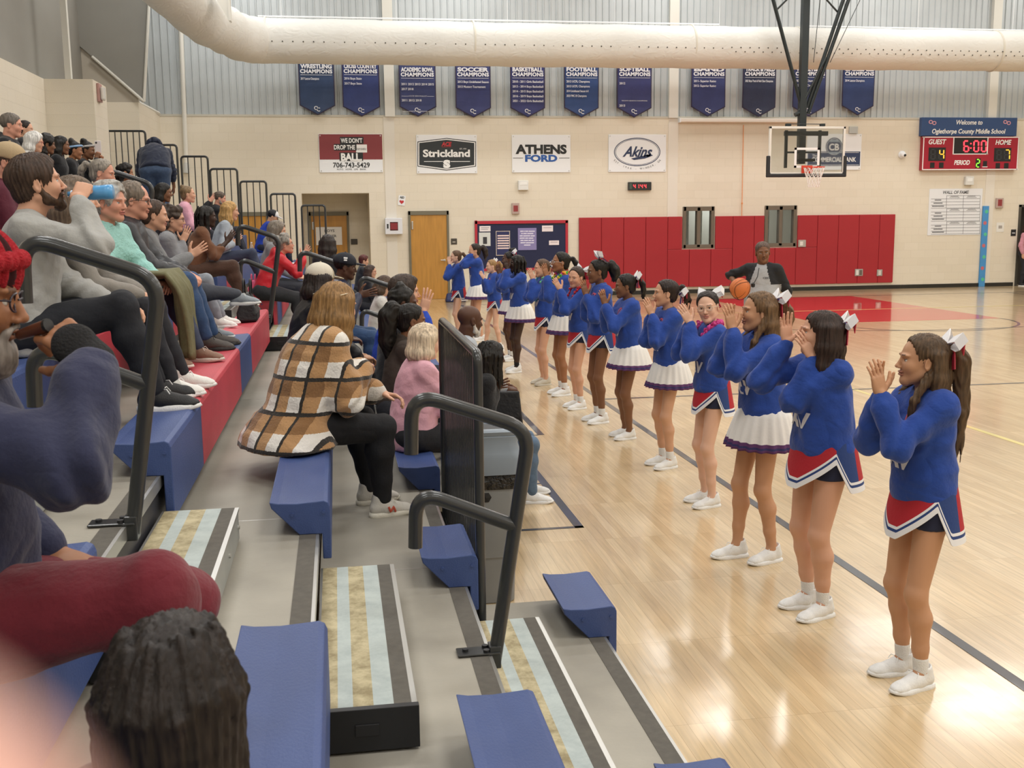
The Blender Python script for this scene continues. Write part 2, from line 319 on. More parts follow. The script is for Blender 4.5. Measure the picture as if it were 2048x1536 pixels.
# ---------------------------------------------------------------- bleachers
M_deck=mat('grey_bleacher_deck','A29D91',.6,var=.16,vs=2.2,bump=.05,bs=60); M_strip=mat('dark_grip_strip','5E5A53',.8,var=.12,vs=30,bump=.1,bs=250); M_trim=mat('aluminium_edge','C6C6C2',.35,.8)
M_riser=mat('dark_riser_steel','33343A',.5)
def plastic(name,col): return mat(name,col,.5,var=.10,vs=5,bump=.12,bs=160,stretch=(1,.5,1))
M_bl=plastic('blue_seat_plastic','3C5084'); M_rd=plastic('red_seat_plastic','C2414E'); M_blk=mat('black_coated_steel','3A3C3D',.32,.35,coat=.3); M_bpl=mat('black_plastic','1E1F22',.5)
RISE,RUN,X1=.262,.581,1.057
def row(i): return X1-RUN*(i-1), RISE*i
NR=10; YE=22.6; AIS=((2.83,4.06),(10.1,11.35))
for i in range(1,NR+1):
    X,z=row(i); ye=YE if i<9 else 20.0
    o=E('bleacher_deck','grey bleacher walkway with dark nosing, %s level up from the court floor'%ORD[i-1],'bleacher',(X,0,z),group='bleacher walkways')
    secs=[(-2.5,4.57),(6.3,ye)] if i==1 else [(-2.5,ye)]
    d,s,t,r=B(),B(),B(),B()
    for y0,y1 in secs:
        d.box(X-RUN-.01,X-.075,y0,y1,z-.04,z); s.box(X-.075,X-.012,y0,y1,z-.04,z+.002); t.box(X-.012,X,y0,y1,z-.045,z+.001); r.box(X-.03,X-.015,y0,y1,z-RISE,z-.045)
        yy=4.36 if i<3 else 4.32
        while yy<y1-.5:
            if yy>y0+.3: j=B(); j.box(X-RUN+.01,X-.076,yy,yy+.006,z,z+.0008); j.build('panel_joint',M_trim,o)
            yy+=3.05
    d.build('deck',M_deck,o); s.build('grip_strip',M_strip,o); t.build('nosing',M_trim,o); r.build('riser',M_riser,o)
def bench(i,y0,y1,blocks,label,drop=.1):
    X,z=row(i); o=E('bleacher_bench',label,'bench',(X,y0,z),group='bleacher benches')
    prof=[(-.185,.138),(-.15,.131),(-.08,.128),(0,.133),(.022,.135),(.038,.128),(.045,.11),(.045,-drop),(.012,-drop),(.012,.002),(-.075,.002),(-.178,.112)]
    y=y0
    for ln,mm in blocks:
        e=min(y+ln,y1); b=B(); b.prism([(X+p,z+q) for p,q in prof],1,y+.001,e-.001)
        bo=B()
        b.build('seat_section',M_bl if mm=='b' else M_rd,o,bevel=.004)
        y=e
        if y>=y1-.01: break
    for px,pz in ((.02,.09),(-.1,.085)):
        b=B(); b.tube([(X+px,y0-.004,z+pz),(X+px,y0+.003,z+pz)],.007,8); b.build('end_bolt',M_bl,o)
    return o
def pat(*s):
    k=[]
    for c,n in s: k.append((n*.4572,c))
    return k
bench(1,4.1,4.58,pat(('b',1)),'short blue bench end on the lowest level, beside the grey trash can'); bench(2,4.09,4.58,pat(('b',1)),'short blue bench end on the second level, under the black baluster panel')
bench(3,4.07,10.1,pat(('b',3),('b',3),('b',3),('b',5)),'long blue bench under the woman in the plaid jacket')
bench(4,4.07,10.1,pat(('b',2),('r',4.5),('b',2),('r',5)),'red and blue bench under the feet of the drinking man',.17)
bench(1,-.5,2.83,pat(('b',8)),'blue bench on the lowest level at the lower edge of the photo'); bench(2,-.5,2.84,pat(('b',8)),'blue bench on the second level in front of the foreground handrail foot')
bench(3,-.5,2.81,pat(('b',8)),'wide blue bench on the third level beside the head of dark locs',.1)
bench(4,-.5,2.8,pat(('b',8)),'blue bench under the man in the red knit hat',.17)
bench(1,6.35,10.1,pat(('b',9)),'blue bench on the lowest level where the woman in black sits'); bench(2,5.68,10.1,pat(('b',10)),'blue bench on the second level under the woman in pink')
bench(5,4.1,10.1,pat(('b',3),('r',3),('b',3),('r',5)),'blue and red bench under the man drinking from a bottle',.17)
bench(5,-.5,2.8,pat(('b',8)),'blue bench behind the man in the red knit hat',.17)
for i,p in ((6,pat(('b',4),('r',3),('b',8))),(7,pat(('b',14))),(8,pat(('r',4),('b',10))),(9,pat(('b',14)))):
    bench(i,4.1,10.1,p,'bench on the %s level behind the front spectators, near aisle side'%ORD[i-1],.17)
for i,p in ((1,pat(('b',30))),(2,pat(('b',30))),(3,pat(('r',1),('b',3),('r',4),('b',20))),(4,pat(('r',.5),('b',2),('r',4),('b',20))),(5,pat(('b',2),('r',3),('b',20))),(6,pat(('b',30))),(7,pat(('b',30))),(8,pat(('b',30))),(9,pat(('b',30)))):
    bench(i,11.35,YE if i<9 else 20.0,p,'bench on the %s level of the far seating block, beyond the second aisle'%ORD[i-1],.17)
def worn(name,c1,c2):
    m,N,L,bs=node_mat(name); v=swizzle(N,L,'XYZ'); n=N.new('ShaderNodeTexNoise'); n.inputs['Scale'].default_value=14; n.inputs['Detail'].default_value=8; n.inputs['Roughness'].default_value=.7; L.new(v,n.inputs[0])
    r=ramp(N,[(.35,c1),(.62,c2)]); L.new(n.outputs[0],r.inputs[0]); L.new(r.outputs[0],bs.inputs['Base Color']); bs.inputs['Roughness'].default_value=.7; return m
M_tan=worn('worn_wood_tread','8F8260','C6BA96'); M_pale=worn('pale_blue_tread','A8B3B2','BAC4C1')
def step(x0,x1,y0,y1,zb,zt,label):
    o=E('aisle_step',label,'step',(x0,y0,zb),group='aisle steps')
    b=B(); b.box(x0,x1-.004,y0+.02,y1,zb+.006,zt-.012); b.build('step_box',mat('galvanised_step_side','AEB1AE',.45,.55,var=.08,vs=6),o)
    w=x1-x0; e=[x0,x0+.03*w,x0+.22*w,x0+.37*w,x0+.57*w,x0+.77*w,x0+.945*w,x1]; b=B()
    for k in range(7): b.box(e[k],e[k+1],y0+.012,y1,zt-.012,zt,(3,0,1,0,1,2,3)[k])
    b.build('step_tread',[M_tan,M_pale,M_strip,M_trim],o)
    b=B(); b.box(x0,x1+.004,y0-.012,y0+.012,zb+.004,zt+.002); b.box(x0+.38*w,x0+.62*w,y0-.016,y0-.012,zb+.05,zb+.085); b.build('end_cap',M_bpl,o,bevel=.008)
    for yy in np.arange(y0+.15,y1,.35): b=B(); b.tube([(x1-.004,yy,zb+.06),(x1+.003,yy,zb+.06)],.008,8); b.build('rivet',M_trim,o)
for k,(y0,y1) in enumerate(((2.81,4.05),(10.12,11.33))):
    for i in range(1,7):
        X,z=row(i); Xn,_=row(i+1)
        where=('of the near aisle','of the far aisle')[k]
        step(Xn+.002,Xn+.285,y0,y1,z+.004,z+RISE/2,'striped half step on the %s walkway level %s'%(ORD[i-1],where))
def handrail(i,y,label,hz=.775):
    X,z=row(i); X+=.012; o=E('aisle_handrail',label,'handrail',(X,y,z),group='aisle handrails'); r=.024
    top=[(X+.02,y,z-.03),(X+.125,y,z+hz-.10),(X+.10,y,z+hz-.005),(X-.12,y,z+hz+.055),(X-.22,y,z+hz+.085),(X-.29,y,z+hz+.06),(X-.30,y,z+hz-.05)]
    top=[(X+.0,y,z-.03),(X+.11,y,z+hz-.13),(X+.135,y,z+hz-.04),(X+.08,y,z+hz+.0),(X-.17,y,z+hz+.095),(X-.25,y,z+hz+.09),(X-.265,y,z+hz-.045)]
    P=fillet([top[0],(X+.13,y,z+hz+.0),(X-.262,y,z+hz+.14),(X-.268,y,z+hz-.065)],.105,9)
    b=B(); b.tube(P,r,14); b.build('post_and_rail',M_blk,o,smooth=True)
    P=fillet([(X+.075,y,z+hz-.33),(X-.255,y,z+hz-.19),(X-.262,y,z+hz-.385)],.095,9)
    b=B(); b.tube(P,r,14); b.build('lower_rail',M_blk,o,smooth=True)
    b=B(); b.box(X-.13,X+.015,y-.035,y+.035,z+.003,z+.011); b.box(X-.02,X+.02,y-.028,y+.028,z-.05,z+.03); b.build('base_plate',M_blk,o,bevel=.004)
    for px,py in ((-.10,0),(-.03,.02),(-.03,-.02)): b=B(); b.lathe([(.011,.011),(.011,.02)],(X+px,y+py,z),8); b.build('bolt',M_bpl,o)
for i,l in ((2,'dark grey handrail in the foreground aisle beside the trash can'),(4,'dark grey handrail in front of the man drinking from a bottle'),(6,'dark handrail with a worn top behind the grey-haired spectators')): handrail(i,3.43,l)
for i,l in ((4,'dark handrail beside the woman in the red jacket'),(6,'dark handrail beside the man with sunglasses on his head'),(2,'dark handrail in front of the man in the navy cap'),(3,'dark handrail behind the woman in the long black coat')): handrail(i,10.72,l)
# guard panels stepping down the far end
for n,(xa,xb,yt,row_i) in enumerate(((205,290,262,9),(290,353,290,8),(362,415,313,7),(420,474,338,6),(480,532,363,5),(541,590,388,4),(603,650,411,3))):
    a=onY(xa,yt,YE+.05); c=onY(xb,yt,YE+.05); zt=a[2]; zb=RISE*row_i-.3
    o=E('guard_rail','black guard rail panel at the far bleacher end, %s from the top'%ORD[n],'guard rail',(a[0],YE+.05,zb),group='guard rails at the bleacher end')
    b=B(); y=YE+.05; b.tube(fillet([(a[0],y,zb),(a[0],y,zt),(c[0],y,zt),(c[0],y,zb)],.07,6),.022,8); b.build('frame',M_blk,o,smooth=True)
    k=max(3,round((c[0]-a[0])/.12))
    for q in range(1,k): 
        xx=a[0]+(c[0]-a[0])*q/k; b=B(); b.tube([(xx,y,zb),(xx,y,zt-.01)],.012,6); b.build('baluster',M_blk,o)
# close-set baluster panel by the trash can
o=E('baluster_panel','close black baluster panel between the woman in pink and the trash can','guard rail',(.535,4.15,.3))
y0,y1,zt=4.12,5.56,1.47
b=B(); b.tube(fillet([(.535,y0,.35),(.535,y0,zt),(.535,y1,zt),(.535,y1,.35)],.05,6),.02,10); b.build('frame',M_blk,o,smooth=True)
for k in range(1,24):
    yy=y0+(y1-y0)*k/24; b=B(); b.box(.529,.541,yy-.008,yy+.008,.36,zt-.005); b.build('baluster',M_blk,o)
b=B(); b.box(.527,.543,y0,y1,.36,.40); b.build('bottom_rail',M_blk,o)
# trash can
M_can=mat('grey_can_plastic','8D9091',.5,var=.05,vs=4); M_lid=mat('grey_lid_plastic','8A95A0',.45)
cx,cy=.735,5.42
o=E('trash_can','tall grey trash can with domed lid and black liner beside the black baluster panel','trash can',(cx,cy,0))
def rr(w,d,z,r=.06,n=5):
    P=[]
    for sx,sy,a0 in ((1,1,0),(-1,1,90),(-1,-1,180),(1,-1,270)):
        for k in range(n+1):
            a=math.radians(a0+90*k/n); P.append((cx+sx*(w-r)+r*math.cos(a),cy+sy*(d-r)+r*math.sin(a),z))
    return P
b=B(); b.add(*loft([rr(.135,.15,.004),rr(.142,.158,.25),rr(.147,.163,.252),rr(.158,.175,.70)])); b.build('can_body',M_can,o,smooth=True)
b=B(); b.add(*loft([rr(.160,.178,.62),rr(.172,.19,.66),rr(.165,.182,.70),rr(.150,.168,.735)])); lin=b.build('bag_liner',mat('black_bin_liner','111214',.25,bump=1,bs=45,spec=.6),o,smooth=True)
b=B(); b.add(*loft([rr(.178,.196,.70),rr(.18,.198,.78),rr(.168,.19,.81),rr(.155,.175,.855),rr(.165,.18,.895),rr(.15,.165,.91)])); b.build('lid',M_lid,o,smooth=True)
b=B(); b.prism([(cx-.11,cy-.09),(cx+.12,cy-.10),(cx+.1,cy+.1),(cx-.09,cy+.1)],2,.907,.9115); b.build('lid_opening',M_bpl,o)
b=B(); b.add(*loft([rr(.162,.178,.90,),rr(.168,.184,.92),rr(.158,.172,.93),rr(.13,.135,.93),rr(.128,.13,.911)],(False,False))); b.build('lid_rim',M_lid,o,smooth=True)
b=B(); b.lathe([(.001,-.012),(.028,-.008),(.03,0)],(cx-.02,cy-.166,.58),6,ax=1); b.build('handle_knob',M_bpl,o)
# ---------------------------------------------------------------- things on and before the far wall
PX=.01262
W_=mat('sign_white','EEF0F2',.45); W_b=mat('letter_white','F4F4F2',.5); K_=mat('sign_black','1B1E20',.45); NV=mat('sign_navy','2B3A5C',.5); MR=mat('sign_maroon','87363A',.5); BLU=mat('sign_blue','2A5CA8',.5); RD_=mat('sign_red','C23038',.5)
def rect(px0,py0,px1,py1,y):
    a=onY(px0,(py0+py1)/2,y); c=onY(px1,(py0+py1)/2,y); t=onY((px0+px1)/2,py0,y); d=onY((px0+px1)/2,py1,y)
    return a[0],c[0],d[2],t[2]
def panel(name,label,cat,px,mats,th=.02,y=YW,bev=.004,group=None):
    x0,x1,z0,z1=rect(*px,y-th); o=E(name,label,cat,((x0+x1)/2,y-th,z0),group=group)
    b=B(); b.box(x0,x1,y-th,y-.003,z0,z1); b.build('panel',mats,o,bevel=bev); return o,(x0,x1,z0,z1),y-th
def P2(px,py,y): p=onY(px,py,y); return p
def tx(b,s,px,py,wpx,hpx,y,m=0,**k): p=onY(px,py,y-.004); text(b,s,m,p,None if wpx is None else wpx*PX,hpx*PX,**k)
def rectb(b,px0,py0,px1,py1,y,m=0,d=.002):
    x0,x1,z0,z1=rect(px0,py0,px1,py1,y); b.box(x0,x1,y-d,y,z0,z1,m)
def corners(o,R,y):
    x0,x1,z0,z1=R
    for x in (x0+.04,x1-.04):
        for z in (z0+.04,z1-.04): b=B(); b.lathe([(.014,-.006),(.016,0)],(x,y,z),8,ax=1); b.build('corner_screw',M_steel,o)
# sponsor signs
o,R,y=panel('sponsor_sign','maroon and white sponsor sign reading WE DON\'T DROP THE BALL','sign',(638,268,765,345),W_)
b=B(); rectb(b,638.5,268.5,764.5,319,y,0); b.build('maroon_field',MR,o)
b=B(); rectb(b,680,274,727,288,y-.002); rectb(b,668,288,713,301,y-.002); rectb(b,679,305,726,322,y-.002); b.build('text_backing',K_,o)
b=B(); rectb(b,712,289,734,305,y-.002); b.build('logo_box',W_b,o)
b=B(); tx(b,"WE DON'T",703,281,41,8,y-.002,bold=.03); tx(b,'DROP THE',689,294.5,40,8,y-.002,bold=.03); tx(b,'BALL.',703,314,40,13,y-.002,bold=.045); b.build('white_lettering',W_b,o)
b=B(); tx(b,'706-743-5429',703,330,70,9,y,bold=.02); tx(b,'AUTO   HOME   LIFE   BANK',703,338.5,56,3,y); tx(b,'FARM BUREAU',723,298,18,4,y-.002); b.build('dark_lettering',K_,o); corners(o,R,y)
o,R,y=panel('sponsor_sign','white sponsor sign with black hexagon badge reading Strickland','sign',(833,270,954,347),W_)
def poly(b,pts,y,d=.002,m=0):
    P=[onY(px,py,y) for px,py in pts]; b.prism([(p[0],p[2]) for p in P],1,y-d,y,m)
b=B(); poly(b,[(835,283),(893,276),(952,283),(952,333),(893,341),(835,333)],y); b.build('badge_rim',K_,o)
b=B(); poly(b,[(836.5,284.5),(893,277.6),(950.5,284.5),(950.5,331.8),(893,339.4),(836.5,331.8)],y-.001); b.build('badge_line',W_b,o)
b=B(); poly(b,[(838.5,286),(893,279.5),(948.5,286),(948.5,330),(893,337.4),(838.5,330)],y-.002); b.build('badge',mat('badge_charcoal','2A3033',.5),o)
b=B(); tx(b,'ACE',893,288,20,7,y-.004,bold=.05,shear=.2); tx(b,'HARDWARE',893,293.5,18,2,y-.004); b.build('red_lettering',RD_,o)
b=B(); tx(b,'Strickland',893,306.5,92,13,y-.004,bold=.035); tx(b,'FARMERVILLE   DALBERT   CRAWFORD'[:0]+'EST. 1954',926,297.5,13,2.4,y-.004); tx(b,'S',893.5,328,14,13,y-.004,bold=.08)
rectb(b,848,322.5,886,323.6,y-.004); rectb(b,901,322.5,940,323.6,y-.004); b.build('white_lettering',W_b,o); corners(o,R,y)
o,R,y=panel('sponsor_sign','white sponsor sign reading ATHENS FORD in black and blue','sign',(1024,270,1141,345),W_)
b=B(); tx(b,'ATHENS',1082.5,298.5,103,16,y,bold=.05); b.build('black_lettering',K_,o)
b=B(); tx(b,'FORD',1082.5,316.5,65,12,y,bold=.05); b.build('blue_lettering',BLU,o)
b=B(); rectb(b,1026,315.5,1046,316.6,y); rectb(b,1118,315.5,1139,316.6,y); b.build('rule',K_,o); corners(o,R,y)
o,R,y=panel('sponsor_sign','white sponsor sign with oval badge and script Akins','sign',(1217,269,1332,344),W_)
def oval(b,px,py,rx,ry,y,w,d=.002,n=48):
    c=onY(px,py,y); V=[]
    for k in range(n):
        a=2*math.pi*k/n
        for q in (0,w): V.append((c[0]+(rx-q)*PX*math.cos(a),y-d,c[2]+(ry-q)*PX*math.sin(a)))
    if w: b.add(V,[(2*i,2*i+1,(2*i+3)%(2*n),(2*i+2)%(2*n)) for i in range(n)])
    else: b.add(V[::2],[tuple(range(n))])
b=B(); oval(b,1274.5,304,48,28,y,1.6); oval(b,1274.5,304,45,25.5,y,.8); b.build('oval_ring',NV,o)
b=B(); tx(b,'Akins',1275,303,62,19,y,bold=.03,shear=.45); p=[(1262,317),(1275,314),(1301,308),(1306,311),(1290,317),(1268,320)]; poly(b,p,y-.002); b.build('script_lettering',NV,o)
b=B(); 
for k,ch in enumerate('EST. 1966 - WINDER, GA'):
    a=(k-10.5)/10.5*1.05; tx(b,ch,1274.5+math.sin(a)*52,304+math.cos(a)*33.5,None,3.6,y,right=(math.cos(a*.6),0,math.sin(a*.6)),up=(-math.sin(a*.6),0,math.cos(a*.6)))
b.build('small_lettering',K_,o); corners(o,R,y)
o,R,y=panel('sponsor_sign','white bank sponsor sign with CB roundel behind the basketball backboard','sign',(1613,268,1722.5,340),W_)
b=B(); rectb(b,1615,303,1720,332,y); oval(b,1668,293.5,18.5,18.5,y,0,.003); b.build('navy_field',NV,o)
b=B(); oval(b,1668,293.5,16.5,16.5,y,.7,.006); rectb(b,1617,304.6,1718,305.4,y-.003); rectb(b,1617,329.6,1718,330.4,y-.003); tx(b,'CB',1668,294,22,13,y-.004,bold=.02); tx(b,'COMMERCIAL BANK',1668,319,98,9,y-.003,bold=.02); tx(b,'The',1629,311,10,5,y-.003); b.build('white_lettering',W_b,o)
b=B(); poly(b,[(1654,284),(1660,279.5),(1676,279.5),(1682,284)],y-.004); poly(b,[(1654,304),(1660,308),(1676,308),(1682,304)],y-.004); b.build('grey_band',mat('roundel_grey','93A0AD',.5),o); corners(o,R,y)
# scoreboard
o,R,y=panel('welcome_panel','blue panel reading Welcome to Oglethorpe County Middle School','sign',(1843,235,2034,272),mat('panel_blue','2E4C7C',.4),.12)
b=B(); tx(b,'Welcome to',1939,244.5,60,9,y,bold=.02,shear=.2); tx(b,'Oglethorpe County Middle School',1938,262.5,168,9,y,bold=.025,shear=.15); b.build('white_lettering',W_b,o)
b=B()
for px in (1865,2014):
    for q in (-3.5,3.5): oval(b,px+q,245+q*.3,4.6,4,y,1.6,.004,20)
b.build('emblem',mat('emblem_pink','E2A5B0',.5),o)
o,R,y=panel('scoreboard','red scoreboard showing 6:00, guest 4 and home 7, under the blue welcome panel','scoreboard',(1845,273,2037,340),mat('scoreboard_red','A3152F',.4),.14)
b=B()
for q in ((1845.5,273.5,2036.5,275.3),(1845.5,338,2036.5,339.8),(1845.5,273.5,1847.3,339.8),(2034.8,273.5,2036.5,339.8)): rectb(b,*q,y)
for q in ((1906,275,1908,309),(1974,275,1976,309),(1906,307.2,1976,309)): rectb(b,*q,y)
tx(b,'GUEST',1875,283.5,40,9.5,y,bold=.03,shear=.2); tx(b,'HOME',2007,284.5,37,9.5,y,bold=.03,shear=.2); tx(b,'PERIOD',1924,325,36,9,y,bold=.03,shear=.2); rectb(b,1964.5,333,1975,334.5,y); b.build('white_lettering',W_b,o)
for q in ((1908,275.6,1974,307.2),(1857,295,1891,322),(1988,296,2022,323),(1860,325,1869,336),(1878,325,1887,336),(1991,326,2000,337),(2008,326,2017,337),(1951,317,1961,336),(1966,322,1974,333)): b=B(); rectb(b,*q,y,d=.003); b.build('digit_window',mat('digit_window_black','191A1E',.3),o)
SEG=dict(zip('0123456789',('abcdef','bc','abged','abgcd','fgbc','afgcd','afgedc','abc','abcdefg','abcdfg')))
def seg7(b,ch,px,py,w,h,y,t=2.0,skew=0,m=0):
    L={'a':((0,0),(w,0)),'b':((w,0),(w,h/2)),'c':((w,h/2),(w,h)),'d':((0,h),(w,h)),'e':((0,h/2),(0,h)),'f':((0,0),(0,h/2)),'g':((0,h/2),(w,h/2))}
    for s in SEG[ch]:
        (ax,ay),(bx,by)=L[s]; g=t*.45
        sx=lambda yy:(h/2-yy)*skew
        if ax==bx: rectb(b,px+ax-t/2,py+ay+g,px+ax+t/2,py+by-g,y)
        else: rectb(b,px+ax+g,py+ay-t/2,px+bx-g,py+ay+t/2,y)
LEDR=mat('red_digit_led','FF3340',.4,emit=3.0); LEDY=mat('amber_digit_led','E8B63A',.4,emit=1.0); LEDG=mat('green_digit_led','86E83C',.4,emit=1.3)
LEDK=mat('unlit_digit','34363A',.5)
for q in ((1862,299),(1878,299),(1994,300),(2009,300)): b=B(); seg7(b,'8',*q,8,19,y-.003,2.2); b.build('unlit_digit',LEDK,o)
for ch,q in (('6',1928),('0',1948),('0',1963)): b=B(); seg7(b,ch,q,282,9,21,y-.004,2.6); b.build('clock_digit',LEDR,o)
b=B(); rectb(b,1940.5,286,1943,288.5,y-.004); rectb(b,1940.5,295,1943,297.5,y-.004); b.build('clock_colon',LEDR,o)
b=B(); seg7(b,'4',1879.5,299,8,19,y-.005,2.2); b.build('score_digit',LEDY,o); b=B(); seg7(b,'7',2011,300,8,19,y-.005,2.2); b.build('score_digit',LEDY,o)
b=B(); seg7(b,'2',1953,319,6,15,y-.004,2.0); b.build('period_digit',LEDG,o)
# wall of fame chart
o,R,y=panel('wall_chart','white WALL OF FAME chart below the scoreboard','poster',(1857,377.5,1963,470),mat('chart_white','E9EBEE',.6),.01,bev=0)
b=B(); tx(b,'WALL OF FAME',1912,384.5,60,6.5,y,bold=.02,shear=.2)
for gy in (394,420,446):
    for k,wd in enumerate((13,18,24)): rectb(b,1876-wd/2,gy+5.3+k*6.1,1876+wd/2,gy+7+k*6.1,y)
    for px in (1909,1943): rectb(b,px-8,gy-2,px+8,gy-1.2,y); rectb(b,px-10,gy+.6,px+10,gy+1.4,y)
b.build('lettering',mat('chart_grey_ink','5A5C60',.6),o)
b=B()
for gy in (391,417,443):
    for k in range(5): rectb(b,1862 if k>0 else 1893,gy+k*6.1,1960,gy+k*6.1+.8,y)
    for px in (1892.5,1926,1959.5): rectb(b,px,gy,px+.8,gy+25,y)
b.build('grid_line',mat('chart_line','8B8C90',.6),o)
# blue painted strip with bright shapes
x0,x1,z0,z1=rect(1962.5,412,1974,573,YW-.05); o=E('height_strip','tall bright blue strip painted with coloured shapes right of the wall of fame chart','wall strip',((x0+x1)/2,YW,0))
b=B(); b.box(x0,x1,YW-.05,YW-.004,.002,z1); b.build('strip_board',mat('strip_blue','4A93CF',.5),o,bevel=.004)
for k,(zz) in enumerate(np.linspace(.2,z1-.15,7)): b=B(); b.lathe([(.001,-.004),(.05,-.002),(.05,0)],((x0+x1)/2+.015*(-1)**k,YW-.05,zz),12,ax=1); b.build('coloured_shape',[mat('strip_green','59C49A',.5),mat('strip_coral','C96B72',.5)][k%2],o)
# banners
names=['WRESTLING','CROSS COUNTRY','ACADEMIC BOWL','SOCCER','BASKETBALL','FOOTBALL','SOFTBALL','BAND','TRACK & FIELD','VOLLEYBALL','BASEBALL']
spans=[(597,667),(684,757),(798,870),(911,980),(1021,1089),(1129,1197),(1235,1303),(1384,1451),(1487,1552),(1588,1652),(1687,1750)]
tips=[229,232,232,234,234,234,234,232,233,232,230]
sub=[[('2017 League Champions',.55)],[('2016 Boys State',.5),('2017 Boys State',.5)],[('2011 2012 2013 2014 2015',.95),('2017 2018',.35)],[('2013 Boys Undefeated Season',.95),('2013 Mustang Tournament',.85)],
 [('2010 - 2011 Girls Basketball',.95),('2013 - 2014 Boys Basketball',.95),('2014 - 2015 Boys Basketball',.95),('2016 - 2019 Boys Basketball',.95),('2021 - 2022 Girls Basketball',.95)],
 [('2012 UCFL Champions',.72),('2013 UCFL Champions',.72),('2014 Undefeated Season 6-0',.68),('2023 FMC III Champions',.62)],[('2012',.18)],[('2011- Superior Rating',.7),('2012- Superior Rating',.7)],[('2022 Boys Track & Field Class Champions',.9)],[('2022 League Champions',.7),('2023 League Champions',.7)],[('2014 League Champions',.65)]]
M_bord=mat('banner_border','3A3048',.7); M_bt=mat('banner_letter','E6E6EA',.6)
for i,(nm,(a,c),tp) in enumerate(zip(names,spans,tips)):
    col=('2E4266','2F3D74','37406F','363D70','353A70','2C477C','34396D','333B6C','2B3350','2F3A68','2E4070')[i]
    M=mat('banner_cloth_'+nm.lower().split()[0],col,.5,var=.12,vs=3,bump=.35,bs=5)
    y=YW-.09; p=onY(a,135,y); q=onY(c,135,y); x0,x1=p[0],q[0]; zt=onY((a+c)/2,122,y)[2]; zs=onY((a+c)/2,tp-19,y)[2]; zb=onY((a+c)/2,tp,y)[2]; cx=(x0+x1)/2
    o=E('champions_banner','navy pennant banner reading %s CHAMPIONS'%nm,'banner',(cx,y,zb),group='champions banners')
    def sheet(b,x0,x1,zt,zs,zb,y,t=.006):
        nx,nzz=14,16; V=[];ph=i*1.3
        for s_ in (0,1):
            for u in np.linspace(0,1,nx+1):
                bot=zs+(zb-zs)*(1-abs(2*u-1))
                for v in np.linspace(0,1,nzz+1):
                    z=zt+(bot-zt)*v; V.append((x0+(x1-x0)*u,y+s_*t+.014*math.sin(5*u+3*v+ph)*v,z))
        n=(nx+1)*(nzz+1); F=[]
        for s_ in (0,1):
            for k in range(nx):
                for j in range(nzz):
                    q=s_*n+k*(nzz+1)+j; f=(q,q+nzz+1,q+nzz+2,q+1); F.append(f if s_==0 else f[::-1])
        b.add(V,F)
    b=B(); sheet(b,x0-.012,x1+.012,zt,zs-.012,zb-.014,y+.007); b.build('border',M_bord,o,smooth=True)
    b=B(); b.box(x0-.03,x1+.03,y-.006,y+.006,zt-.002,zt+.02); b.box(x0+.1,x0+.12,y,YW+.075,zt,zt+.015); b.box(x1-.12,x1-.1,y,YW+.075,zt,zt+.015); b.build('hanging_rod',M_steel,o)
    b=B(); sheet(b,x0+.012,x1-.012,zt-.01,zs+.004,zb+.012,y); b.build('cloth',M,o,smooth=True)
    b=B(); w=(x1-x0); yy=y-.03
    text(b,nm,0,(cx,yy,zt-(.205 if i>1 else .125)),w*.9,.09,bold=.05); text(b,'CHAMPIONS',0,(cx,yy,zt-(.32 if i>1 else .24)),w*.92,.085,bold=.045,space=1.1)
    zl=zt-(.405 if i>1 else .32); b.box(cx-w*.45,cx+w*.45,yy-.002,yy,zl-.008,zl)
    for k,(s,f) in enumerate(sub[i]): text(b,s,0,(cx-w*.45,yy,zl-.09-.115*k-(.05 if i in(2,6) else 0)),w*f*.95,.05,bold=.02,align='LEFT')
    if i==2:
        for zq,s in ((zl-.42,'STATE SEMI FINALIST'),(zl-.78,'STATE CHAMPIONS')): b.box(cx-w*.45,cx-w*.26,yy-.002,yy,zq-.006,zq); b.box(cx+w*.26,cx+w*.45,yy-.002,yy,zq-.006,zq); text(b,s,0,(cx,yy,zq),w*.5,.025)
        text(b,'2011 2012 2018',0,(cx-w*.45,yy,zl-.52),w*.55,.05,bold=.02,align='LEFT')
    if i==6:
        text(b,'REGION SEASON CHAMPIONS',0,(cx,yy,zl-.56),w*.75,.025); text(b,'2013',0,(cx-w*.45,yy,zl-.68),w*.17,.05,bold=.02,align='LEFT')
    text(b,'O',0,(cx-.035,yy,zb+.15),None,.085,bold=.02); text(b,'C',0,(cx+.02,yy,zb+.115),None,.085,bold=.02); b.build('lettering',M_bt,o)
